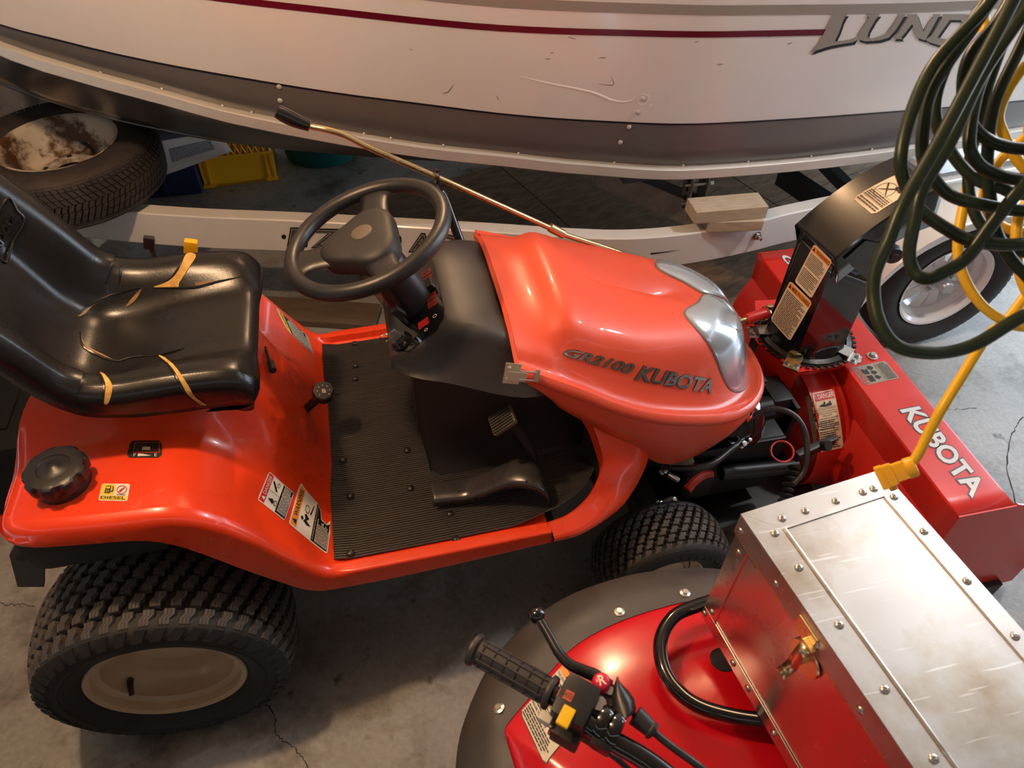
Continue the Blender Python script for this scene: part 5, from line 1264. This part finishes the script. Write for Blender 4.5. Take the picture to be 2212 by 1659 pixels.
    d.poly([(.22, .755), (.40, .79), (.52, .765), (.62, .79), (.80, .775), (.76, .745), (.5, .74)], LBLK, 2); d.poly([(.44, .79), (.48, .83), (.54, .80), (.50, .77)], LBLK, 2); d.ring(.72, .80, .04, .016, .95, LBLK, 2, 10); d.rect(.03, .725, .97, .729, LBLK, 2, 6, 1)
    for i, s in enumerate(('ROTATING DRIVELINE', 'CONTACT CAN CAUSE DEATH', 'KEEP PEOPLE AND CLOTHING', 'WELL CLEAR')): d.text(s, .08 if i < 3 else .3, .69-.036*i, .92 if i < 3 else .7, .711-.036*i, LBLK, 2)
    d.text('DO NOT OPERATE WITHOUT', .06, .535, .94, .556, LBLK, 2, bold=.01); d.lines(.08, .37, .92, .53, 5, LBLK, .5, 3); d.rect(.03, .362, .97, .366, LBLK, 2, 6, 1); d.lines(.10, .04, .92, .355, 9, LBLK, .5, 7); d.done('driveline_label', dr, 'cream DANGER label on the drum')
    d = Decal(co, [z1(520, 690), z1(640, 812), z1(792, 545), z1(662, 420)])
    d.rrect(LCREAM, 0, r=.07, asp=.5); d.rect(.03, .85, .97, .97, LORG, 1); d.text('WARNING', .24, .875, .95, .95, LBLK, 2, bold=.01); d.poly([(.06, .875), (.19, .875), (.125, .96)], LBLK, 2); d.lines(.07, .50, .92, .83, 9, LBLK, .42, 1); d.lines(.07, .08, .92, .46, 9, LBLK, .42, 2); d.done('warning_label', co, 'upper WARNING sticker on the chute')
    d = Decal(co, [z1(348, 960), z1(487, 1118), z1(648, 840), z1(490, 683)])
    d.rrect(LCREAM, 0, r=.07, asp=.5); d.rect(.03, .85, .97, .97, LORG, 1); d.text('MISE EN GARDE', .20, .875, .96, .95, LBLK, 2, bold=.01); d.poly([(.05, .875), (.16, .875), (.105, .96)], LBLK, 2); d.lines(.06, .04, .94, .83, 22, LBLK, .5, 3); d.done('warning_label', co, 'lower MISE EN GARDE sticker on the chute')
    z3 = lambda x, y: (1480+x/2.963, y/2.963)
    d = Decal(de, [z3(1072, 1270), z3(1205, 1378), z3(1530, 1195), z3(1402, 1100)])
    d.rrect(LCREAM, 0, r=.07); d.rect(.04, .80, .96, .97, LRED, 1); d.text('DANGER', .20, .835, .94, .935, WHITE, 2); d.poly([(.07, .83), (.18, .83), (.125, .94)], WHITE, 2); d.lines(.06, .06, .94, .17, 2, LBLK, .5, 2); d.rect(.03, .19, .97, .195, LBLK, 2, 6, 1); d.lines(.06, .205, .94, .37, 4, LBLK, .5, 5); d.rect(.03, .385, .97, .39, LBLK, 2, 6, 1)
    d.ring(.40, .48, .30, .20, .05, LBLK, 2); d.poly([(.20, .42), (.24, .42), (.62, .60), (.60, .63)], LBLK, 2); d.poly([(.58, .40), (.62, .40), (.22, .64), (.20, .61)], LBLK, 2); d.poly([(.52, .62), (.80, .58), (.92, .70), (.90, .79), (.66, .79), (.58, .72)], LBLK, 2); d.done('danger_label', de, 'cream DANGER label with circle pictogram on the deflector')
    return t
blower()
# ================================================================== QUAD BIKE
def resample(P, n):
    L = [0]
    for a, b in zip(P, P[1:]): L.append(L[-1]+(b-a).length)
    out = []
    for i in range(n+1):
        s = L[-1]*i/n; k = 0
        while k < len(L)-2 and s > L[k+1]: k += 1
        out.append(P[k].lerp(P[k+1], (s-L[k])/max(1e-9, L[k+1]-L[k])))
    return out
def quad():
    t = thing('quad_bike', (.55, -1.22, 0), 'red quad bike with black mudguard flare and handlebar at bottom right', 'quad bike')
    zo, zi = .575, .640
    outer = resample(spline([atz(x, y, zo) for x, y in ((985, 1760), (984, 1650), (1002, 1555), (1058, 1432), (1135, 1347), (1232, 1283), (1350, 1243), (1440, 1229), (1530, 1226), (1640, 1240))], 8), 70)
    inner = resample(spline([atz(x, y, zi) for x, y in ((1150, 1790), (1118, 1680), (1092, 1590), (1094, 1568), (1150, 1500), (1205, 1433), (1242, 1396), (1292, 1365), (1352, 1338), (1430, 1313), (1505, 1297), (1640, 1285))], 8), 70)
    rows = []
    for a, b in zip(outer, inner):
        d = b-a; rows.append([a+Vector((0, 0, -.03))+d*.04, a+Vector((0, 0, -.008)), a+d*.02]+[a+d*k+Vector((0, 0, .018*sin(pi*k))) for k in (.15, .3, .5, .7, .85)]+[b+Vector((0, 0, .002)), b+Vector((0, 0, -.006))])
    fl = MB().grid(rows).build('mudguard_flare', mat('grey_black_flare_plastic', (.050, .046, .043), .50, var=.35, vscale=9, rvar=.12, bump=.15, bscale=500), t, clean=False, angle=40)
    K = Vector((1.02, -1.22, .70)); rows = []
    for i, p in enumerate(inner+[Vector((1.38, -.70, zi)), Vector((1.43, -.85, zi)), Vector((1.44, -1.05, zi)), Vector((1.42, -1.25, zi))]):
        r = [p+Vector((0, 0, -.012))]
        for f, z in ((0, 0), (.02, .005), (.06, .012), (.14, .026), (.24, .040), (.34, .046), (.46, .044), (.6, .036), (.8, .034), (1, .036)):
            q = p.lerp(K, f); q.z = zi+z; r.append(q)
        rows.append(r)
    bd = MB().grid(rows).build('front_fender', ATVRED, t, clean=False, angle=50)
    MB().add([(.70, -1.20, zi-.03), (1.35, -1.20, zi-.03), (1.35, -1.78, zi-.02), (.70, -1.78, zi-.02), (.70, -1.20, zi+.035), (1.35, -1.20, zi+.035), (1.35, -1.74, zi-.0), (.70, -1.74, zi-.0)], [(0, 1, 5, 4), (1, 2, 6, 5), (2, 3, 7, 6), (3, 0, 4, 7), (4, 5, 6, 7)]).build('front_fender', ATVRED, t, smooth=False)
    p, n = hit(bd, 1562, 1425)
    if p is not None:
        MB().lathe([(0, .0012), (.021, .0012), (.0225, .002), (.0235, 0)], p, axis=n, n=32).build('fender_hole', LBLK, bd)
    for px, py in ((1338, 1322), (1480, 1281), (1078, 1530)):
        p, n = hit(fl, px, py)
        if p is None: continue
        MB().lathe([(.0105, 0), (.0105, .0015), (.0055, .003), (.0055, .006), (0, .006)], p, axis=n, n=14).build('flare_bolt', STEEL, fl)
    zz = lambda x, y: (900+x*.33698, 1100+y*.33698)
    d = Decal(bd, [zz(650, 1290), zz(825, 1650), zz(1118, 1285), zz(946, 985)])
    d.rrect(LBLK, 0, r=.03); d.rrect(mat('label_bone', (.62, .58, .48), .45), 1, .03, 1, .015, .012, .985, .988); d.rect(.02, .885, .98, .985, LORG, 2)
    d.poly([(.24, .90), (.32, .90), (.28, .97)], LBLK, 3); d.text('WARNING', .36, .905, .72, .965, LBLK, 3, bold=.01)
    d.text('THIS VEHICLE CAN BE HAZARDOUS', .04, .82, .90, .86, LBLK, 3); d.lines(.04, .50, .96, .80, 7, LBLK, .5, 2, 3); d.text('NEVER OPERATE', .05, .44, .5, .475, LBLK, 3, bold=.012); d.lines(.05, .30, .95, .43, 4, LBLK, .5, 6, 3); d.text('FAILURE TO FOLLOW', .05, .24, .6, .275, LBLK, 3, bold=.012); d.lines(.05, .04, .92, .23, 5, LBLK, .5, 9, 3)
    d.done('warning_plate', bd, 'cream WARNING plate with rows of print')
    # rack loop
    zr = .722
    loop = [atz(x, y, zr) for x, y in ((1560, 1292), (1508, 1308), (1456, 1332), (1427, 1385), (1438, 1455), (1492, 1515), (1580, 1546), (1700, 1562), (1800, 1575))]
    m = MB(); m.tube(loop, .0125, 14, sub=8)
    a = loop[0]; b = loop[-1]; m.tube([a, a+Vector((.22, .02, 0))], .0125, 12, sub=2); m.tube([b, b+Vector((.25, -.02, 0))], .0125, 12, sub=2)
    m.tube([a+Vector((.2, .02, 0)), a+Vector((.2, -.8, 0))], .0125, 12, sub=2); m.tube([a+Vector((.05, .0, 0)), a+Vector((.03, -.8, 0))], .0125, 12, sub=2)
    m.tube([a+Vector((.12, -.06, 0)), a+Vector((.12, -.06, -.12))], .010, 10, sub=2); m.tube([b+Vector((.1, -.1, 0)), b+Vector((.1, -.1, -.12))], .010, 10, sub=2)
    m.build('front_rack', BLKGLOSS, t)
    # handlebar with grip
    z = 1.05; g0 = atz(1020, 1400, z); g1 = atz(1188, 1496, z); ax = (g1-g0).normalized(); bar = [g0+ax*.01, g1, atz(1300, 1585, z-.003), atz(1440, 1675, z-.008), Vector((.93, -1.20, z-.02)), Vector((.90, -1.36, z-.01)), Vector((.66, -1.62, z+.0))]
    hb = MB().tube(bar, .0125, 16, sub=8).build('handlebar', BLKGLOSS, t)
    MB().tube([bar[-1], bar[-1]+Vector((-.06, -.08, 0))], .018, 14, sub=2).build('grip', BLKPL, t)
    m = MB(); L = (g1-g0).length
    pr = [(0, -.004), (.010, -.004), (.014, 0), (.0205, .001), (.0215, .004), (.0205, .008), (.0165, .010), (.0165, L-.004), (.0205, L-.003), (.0215, L), (.0205, L+.004), (.013, L+.004)]
    m.lathe(pr, g0, axis=ax, n=28)
    u = ax.cross(Vector((0, 0, 1))).normalized(); v = ax.cross(u)
    for k in range(10):
        a = 2*pi*k/10; dr = u*cos(a)+v*sin(a); m.tube([g0+ax*.014+dr*.0168, g0+ax*(L-.006)+dr*.0168], .0016, 6, sub=1)
    for k in range(6):
        s = .018+(L-.03)*k/5; m.lathe([(.0165, s-.0015), (.0182, s), (.0165, s+.0015)], g0, axis=ax, n=24)
    gr = m.build('grip', mat('grip_rubber', (.024, .022, .021), .48), t, clean=False, angle=40)
    # switch housing
    hc = g1+ax*.034; rot = Matrix((ax, -u, Vector((0, 0, 1)))).transposed()
    if rot.determinant() < 0: rot = Matrix((ax, u, ax.cross(u))).transposed()
    sh = MB().box(hc, (.046, .056, .052), rot, bev=.011).build('switch_housing', BLKPL, t)
    m = MB(); m.box(hc+ax*.012-Vector((0, 0, .034)), (.050, .034, .030), rot, bev=.006); m.box(hc+ax*.004+rot @ Vector((0, -.030, -.018)), (.036, .018, .03), rot, bev=.004); m.build('housing_base', BLKPL, sh)
    def onface(px, py):
        p, n = hit(sh, px, py)
        return (p, n) if p is not None else (hc+Vector((0, 0, .027)), Vector((0, 0, 1)))
    p, n = onface(1222, 1549); MB().box(p+n*.001, (.0155, .024, .007), rot, bev=.002).build('yellow_switch', mat('yellow_switch_plastic', (.85, .52, .01), .4), sh)
    q = hc+rot @ Vector((-.010, 0, .0265)); d = Decal(sh, [q+rot @ Vector(v_) for v_ in ((-.012, -.008, 0), (.006, -.008, 0), (.006, .004, 0), (-.012, .004, 0))], px=False); d.rect(0, 0, 1, 1, mat('orange_switch_print', (.45, .09, .03), .5), 0, 2, 2); d.text('LIGHTS', .08, .22, .92, .78, LBLK, 2); d.done('switch_print', sh)
    q = hc+rot @ Vector((-.002, .0, 0)); p, n = hit(sh, 1180, 1546)
    p = p if p is not None else atz(1178, 1552, z); MB().box(p, (.016, .012, .014), rot, bev=.003).build('white_switch', mat('ivory_switch', (.55, .50, .42), .45), sh)
    MB().box(atz(1196, 1584, z-.02), (.014, .008, .008), rot, bev=.002).build('red_switch', mat('red_switch_plastic', (.6, .02, .03), .4), sh)
    # clamp and clutch perch
    m = MB(); c0 = g1+ax*.072
    for s in (0, .016): m.lathe([(.013, s-.007), (.020, s-.007), (.0215, s-.003), (.0215, s+.003), (.020, s+.007), (.013, s+.007)], c0, axis=ax, n=24)
    m.box(c0+rot @ Vector((.008, -.022, -.004)), (.026, .016, .018), rot, bev=.004); m.build('perch_clamp', BLKGLOSS, t, clean=False)
    zb = z+.006; pv = atz(1293, 1522, zb)
    m = MB(); P = [atz(x, y, zb) for x, y in ((1276, 1500), (1290, 1478), (1325, 1478), (1338, 1510), (1330, 1560), (1310, 1566), (1278, 1545))]; m.prism(P, Vector((0, 0, -.016)))
    m.tube([atz(1285, 1540, zb-.008), c0+ax*.01], .010, 10, sub=2)
    pe = m.build('lever_perch', mat('dull_black_casting', (.040, .030, .022), .45, var=.4, vscale=60), t, smooth=False)
    MB().lathe([(0, .007), (.009, .006), (.0095, 0)], pv, n=18).build('perch_bolt', STEEL, pe); MB().lathe([(0, .004), (.0055, .004), (.0055, 0)], atz(1317, 1494, zb), n=12).build('perch_bolt', STEEL, pe)
    m = MB(); q = atz(1298, 1478, zb+.004); m.lathe([(.0115, -.012), (.0115, .004), (.0105, .010), (.007, .013), (0, .0135)], q, n=24); rb = m.build('reverse_button', mat('crimson_button', (.62, .012, .05), .35), pe)
    d = Decal(rb, [q+Vector((-.0045, -.006, .02)), q+Vector((.0045, -.006, .02)), q+Vector((.0045, .006, .02)), q+Vector((-.0045, .006, .02))], px=False, offset=.0005); d.text('R', 0, 0, 1, 1, WHITE, 0, bold=.02); d.done('button_letter', rb)
    # cable cover: bent sheet shell
    m = MB(); rows = []
    sec = [(1334, 1466), (1345, 1480), (1358, 1492), (1370, 1510), (1374, 1530), (1370, 1548)]
    sec2 = [(1328, 1475), (1322, 1500), (1322, 1525), (1330, 1550), (1336, 1572), (1345, 1562)]
    for (a_, b_), (c_, d_) in zip(sec, sec2):
        A_ = atz(a_, b_, zb+.000); B_ = atz(c_, d_, zb+.004); md = A_.lerp(B_, .5)+Vector((0, 0, .012)); rows.append([A_+Vector((0, 0, -.022)), A_, A_.lerp(md, .6)+Vector((0, 0, .004)), md, B_.lerp(md, .5)+Vector((0, 0, .003)), B_, B_+Vector((0, 0, -.02))])
    cv = m.grid(rows).build('cable_cover', BLKPL, t, clean=False, angle=60); solidify(cv, .002)
    m = MB(); m.tube([atz(1372, 1545, zb-.006), atz(1400, 1570, zb-.01), atz(1413, 1582, zb-.012)], lambda q: .0125-.004*q, 14, sub=4)
    m.lathe([(.010, -.003), (.0115, 0), (.010, .003)], atz(1408, 1578, zb-.011), axis=atz(1413, 1582, 1)-atz(1372, 1545, 1), n=14); m.build('cable_boot', mat('grip_rubber', (.024, .022, .021), .48), cv)
    m = MB(); m.tube([atz(1413, 1582, zb-.012), atz(1450, 1612, zb-.014), atz(1520, 1664, zb-.02), atz(1600, 1740, zb-.06)], .0048, 10); m.build('control_cable', BLKPL, t)
    m = MB(); m.tube([hc+ax*.02-Vector((0, 0, .04)), atz(1300, 1612, z-.045), atz(1345, 1650, z-.06), atz(1420, 1720, z-.12)], .004, 8); m.build('control_cable', BLKPL, t)
    # lever with ball end
    zl = z+.010; lv = [atz(x, y, zl) for x, y in ((1160, 1330), (1185, 1372), (1208, 1412), (1232, 1436), (1262, 1450), (1288, 1462), (1300, 1484))]
    m = MB(); m.tube(lv, lambda q: .0062+.0035*q**2, 12, sub=6); c = lv[0]
    m.lathe([(0, -.0115), (.006, -.0098), (.010, -.0058), (.0115, 0), (.010, .0058), (.006, .0098), (0, .0115)], c, n=20); m.build('hand_lever', BLKGLOSS, t)
    m = MB(); P = [atz(x, y, zl+.003) for x, y in ((1280, 1452), (1292, 1448), (1325, 1470), (1318, 1482), (1286, 1480))]; m.prism(P, Vector((0, 0, -.012))); m.build('lever_root', BLKMAT, t, smooth=False)
    # the rest of the machine below the frame of the picture
    m = MB(); m.tube([(.93, -1.20, 1.02), (1.02, -1.21, .70), (1.05, -1.22, .40)], .02, 12); m.build('steering_stem', BLKPL, t)
    m = MB(); m.box((.35, -1.22, .44), (1.2, .28, .24), bev=.03); m.build('frame', BLKMAT, t)
    m = MB(); m.box((.15, -1.22, .70), (.75, .30, .14), bev=.05); m.build('seat', VINYL, t)
    m = MB(); m.box((.70, -1.22, .72), (.30, .24, .16), bev=.06); m.build('fuel_tank', ATVRED, t)
    m = MB(); m.box((-.42, -1.27, .60), (.50, .80, .05), bev=.02); m.build('rear_fender', ATVRED, t)
    for x in (.96, -.28):
        for y in (-.82, -1.62):
            c = Vector((x, y, .262)); ty = MB().lathe(tyre_profile(.255, .20, .13), c, axis=(0, 1, 0), n=48).build('quad_tyre', RUBBER, t)
            k = block_tread(.262, .20, 4, 24, .016, c, (0, 1, 0), (0, 0, 1), crown=.03).build('tread', RUBBER, ty, smooth=False, clean=False); k['kind'] = 'stuff'
            MB().lathe([(.135, -.07), (.12, -.06), (.11, .0), (.03, .01), (.03, -.01), (0, -.01)], c, axis=(0, 1 if y < -1.2 else -1, 0), n=32).build('wheel_rim', STEEL, ty)
        MB().tube([(x, -.85, .262), (x, -1.6, .262)], .022, 10, sub=2).build('axle', BLKMAT, t)
quad()

# ================================================================== ALUMINIUM CHEST
def chest():
    zt, zb = 1.05, .7355
    A = atz(1600, 1110, zt); B = atz(1903, 1014, zt); e1 = (B-A); Wd = e1.length; e1.normalize(); e2 = Vector((e1.y, -e1.x, 0)); Ln = .78
    ez = Vector((0, 0, 1)); rot = Matrix((e1, -e2, ez)).transposed()
    t = thing('tool_chest', (A+e1*Wd/2+e2*Ln/2).xy.to_3d()+ez*zb, 'riveted aluminium chest with latch on the quad bike front rack', 'chest')
    P = lambda a, b, z: Vector((A.x, A.y, 0))+e1*a+e2*b+ez*z
    lid = .046; ins = .006
    m = MB(); m.box(P(Wd/2, Ln/2, (zb+zt-lid)/2), (Wd-2*ins, Ln-2*ins, zt-lid-zb-.003), rot, bev=.0015); bd = m.build('chest_body', ALUSIDE, t, smooth=False)
    # corner and base angles on the latch side and near end
    def strip(a, b, z, da, db, dz, name='corner_angle', parent=bd, mm=ALUSIDE):
        return MB().box(P(a, b, z), (da, db, dz), rot, bev=.0006).build(name, mm, parent, smooth=False)
    hz = zt-lid-zb
    strip(ins-.001, .020, zb+hz/2, .003, .034, hz-.004); strip(ins-.001, Ln-.02, zb+hz/2, .003, .034, hz-.004); strip(ins-.0018, Ln/2, zb+.016, .0022, Ln-.008, .032, 'base_angle'); strip(Wd/2, ins-.001, zb+.014, Wd-.01, .003, .028, 'base_angle')
    strip(ins-.002, Ln/2, zt-lid-.003, .006, Ln-.01, .0022, 'lid_seal_edge', bd, BRASSY)
    m = MB(); m.box(P(Wd/2, Ln/2, zt-lid/2-.0012), (Wd, Ln, lid-.0024), rot, bev=.002); ld = m.build('lid', ALU, t, smooth=False)
    wL, wR, wE = .047, .030, .044; T = .0022
    def quad_(pts, name): return MB().prism([P(a, b, zt-.0024) for a, b in pts], ez*(T+.0002)).build(name, ALU, ld, smooth=False)
    quad_([(0, 0), (Wd, 0), (Wd-wR, wE), (wL, wE)], 'edge_strip'); quad_([(0, .0004), (wL, wE+.0004), (wL, Ln-wE), (0, Ln)], 'edge_strip'); quad_([(Wd, .0004), (Wd, Ln), (Wd-wR, Ln-wE), (Wd-wR, wE+.0004)], 'edge_strip'); quad_([(0, Ln), (wL, Ln-wE), (Wd-wR, Ln-wE), (Wd, Ln)], 'edge_strip')
    MB().tube([P(wL, wE, zt+.0004), P(wL, Ln-wE, zt+.0004)], .0026, 8, sub=1).build('strip_edge', STEEL, ld)
    # rivets share one mesh
    o = MB().lathe([(.0062, 0), (.0060, .0012), (.0042, .0028), (.0022, .0030), (.0020, .0012), (0, .0010)], (0, 0, 0), n=14).build('rivet', STEEL, None); me = o.data; bpy.data.objects.remove(o)
    def rv(p, n, par):
        q = bpy.data.objects.new('rivet', me); COL.objects.link(q); q.location = p; q.rotation_euler = n.to_track_quat('Z', 'Y').to_euler(); adopt(q, par)
    for b in (.046, .105, .195, .285, .37, .46, .55, .64): rv(P(wL*.62, b, zt), ez, ld)
    for a in (.054, .095, .150, .200, Wd-.036): rv(P(a, wE*.62, zt), ez, ld)
    for b in (.05, .115, .20, .285, .37, .46, .55): rv(P(Wd-wR*.55, b, zt), ez, ld)
    for b in (.012, .105, .20, .29, .38, .47, .56): rv(P(0, b, zt-lid*.62), -e1, ld)
    for b in (.010, .105, .150, .225, .31, .40, .49): rv(P(ins-.0033, b, zb+.017), -e1, bd)
    for z in (zb+.045, zt-lid-.03): rv(P(ins-.0025, .022, z), -e1, bd)
    # latch
    la = MB(); lc = P(-.001, .182, zt-lid+.004)
    la.box(P(-.002, .180, zt-lid+.014), (.003, .040, .030), rot, bev=.001); la.box(P(-.007, .196, zt-lid+.006), (.010, .022, .016), rot, bev=.002)
    l = la.build('latch', BRASSY, ld, smooth=False)
    h = MB(); rows = []
    for a, z in ((-.012, zt-lid+.012), (-.016, zt-lid-.004), (-.017, zt-lid-.022), (-.014, zt-lid-.040), (-.022, zt-lid-.056), (-.030, zt-lid-.060)): rows.append([P(a, .188, z), P(a, .206, z)])
    hh = h.grid(rows).build('latch_tongue', BRASSY, bd, clean=False, angle=60); solidify(hh, .002)
    h = MB(); h.lathe([(0, .003), (.028, .003), (.029, 0)], P(ins-.003, .197, zt-lid-.034), axis=-e1, n=24); h.lathe([(0, .016), (.006, .014), (.006, 0)], P(ins-.003, .197, zt-lid-.034), axis=-e1, n=12); h.build('latch_plate', BRASSY, bd)
chest()

# ================================================================== CORDS
def cords():
    up = Vector((0, 0, 1))
    GD = .80
    loops = [
     ([(2190, -120), (2141, 0), (2020, 135), (1966, 250), (1946, 337), (1952, 388), (1983, 449), (2054, 500), (2111, 523), (2212, 527), (2330, 500)], .78),
     ([(2330, 640), (2212, 682), (2118, 738), (2057, 759), (1997, 762), (1937, 747), (1901, 701), (1887, 641), (1892, 581), (1919, 520), (1952, 439), (2020, 320), (2104, 162), (2189, 0), (2240, -120)], .74),
     ([(2270, -100), (2215, 20), (2121, 162), (2054, 304), (1993, 405), (1975, 480), (1964, 545), (1973, 584), (1997, 602), (2030, 593), (2088, 557), (2148, 478), (2212, 400), (2310, 300)], .765),
     ([(2200, -120), (2128, 20), (2020, 179), (1996, 270), (1993, 337), (2012, 380), (2050, 420), (2110, 440), (2212, 455), (2320, 440)], .80),
     ([(2230, -110), (2165, 30), (2095, 120), (2080, 200), (2098, 265), (2140, 305), (2212, 322), (2320, 310)], .82),
     ([(2270, -110), (2195, 34), (2121, 169), (2095, 287), (2102, 337), (2138, 371), (2212, 388), (2320, 370)], .79),
     ([(2290, -100), (2212, 85), (2150, 220), (2133, 337), (2138, 420), (2155, 510), (2212, 590), (2310, 640)], .84),
     ([(2210, -120), (2090, 60), (2030, 180), (2022, 260), (2055, 330), (2105, 385), (2160, 405), (2212, 420), (2320, 400)], .85),
     ([(2260, -110), (2180, 60), (2120, 230), (2092, 380), (2110, 470), (2160, 520), (2212, 545), (2320, 540)], .87)]
    t = thing('cord_coil', atd(2300, 560, .80), 'dark green cord hanging in loose coils at upper right', 'cord')
    top = atd(2330, -420, .85); m = MB()
    for L, d in loops:
        P = [atd(x, y, d+.006*sin(i*1.3+d*40)) for i, (x, y) in enumerate(L)]
        hi = P[0] if L[0][1] < L[-1][1] else P[-1]
        far = P[-1] if hi is P[0] else P[0]
        right = far+(_rt*.06+up*.15)
        Q = [top+_rt*.004*len(m.V) % 1 if False else top.copy()]+([*P] if hi is P[0] else [*reversed(P)])+[right, top.lerp(right, .4)+_rt*.10, top+_rt*.02]
        m.tube(Q, .0068, 10, sub=7)
    m.build('loop', GREENC, t, clean=False)
    m = MB(); m.tube([top+Vector((0, 0, .06)), top+Vector((0, 0, .02)), top+_rt*.03+Vector((0, 0, -.02)), top+_rt*.05+Vector((0, 0, .01))], .005, 8); m.tube([top+Vector((0, 0, .06)), Vector((top.x, top.y, 2.70))], .005, 8, sub=2); m.build('ceiling_hook', STEEL, t)
    y = thing('extension_cord', atd(1960, 1015, .93), 'yellow extension cord dangling with its plug over the aluminium chest', 'cord')
    m = MB(); top2 = top+_rt*.03
    D = .90
    m.tube([atd(x, q, d) for x, q, d in ((1968, 1003, .93), (1985, 978, .925), (2006, 935, .92), (2036, 880, .91), (2078, 812, .91), (2133, 726, .91), (2176, 690, .91), (2230, 620, .92), (2300, 540, .92))]+[top2+_rt*.12+Vector((0, 0, -.4)), top2], .0062, 10, sub=7)
    for L, d in (([(2150, -80), (2125, 120), (2092, 240), (2098, 320), (2090, 400), (2073, 490), (2070, 551), (2085, 605), (2118, 656), (2163, 690), (2215, 706), (2310, 690)], .90), ([(2330, 40), (2212, 145), (2160, 236), (2168, 290), (2212, 362), (2310, 430)], .88), ([(2320, 220), (2212, 300), (2150, 360), (2125, 430), (2150, 480), (2212, 500), (2310, 490)], .92), ([(2330, 330), (2215, 440), (2195, 540), (2225, 640), (2310, 700)], .89)):
        P = [atd(a, b, d) for a, b in L]; Q = [top2, *P, P[-1]+_rt*.05+up*.12, top2+_rt*.08+Vector((0, 0, -.15)), top2+_rt*.01]; m.tube(Q, .0062, 10, sub=7)
    m.build('cable', YELCORD, y, clean=False)
    a = atd(1972, 1008, .93); b = atd(1903, 1032, .945); ax = (b-a).normalized(); s = (-_dn); s = (s-ax*s.dot(ax)).normalized(); w_ = ax.cross(s); rot = Matrix((ax, s, w_)).transposed()
    m = MB(); m.lathe([(.007, -.004), (.0125, -.003), (.0135, 0), (.0135, .008), (.010, .011)], a, axis=ax, n=20); L_ = (b-a).length
    m.box(a+ax*(L_*.55), (L_*.85, .024, .020), rot, bev=.006); m.box(a+ax*(L_*.78), (L_*.42, .028, .024), rot, bev=.004); m.box(a+ax*(L_*.80)-s*.014, (L_*.25, .012, .014), rot, bev=.003); m.box(a+ax*(L_*.97), (.010, .030, .026), rot, bev=.003)
    m.build('plug', YELPL, y, clean=False)
cords()
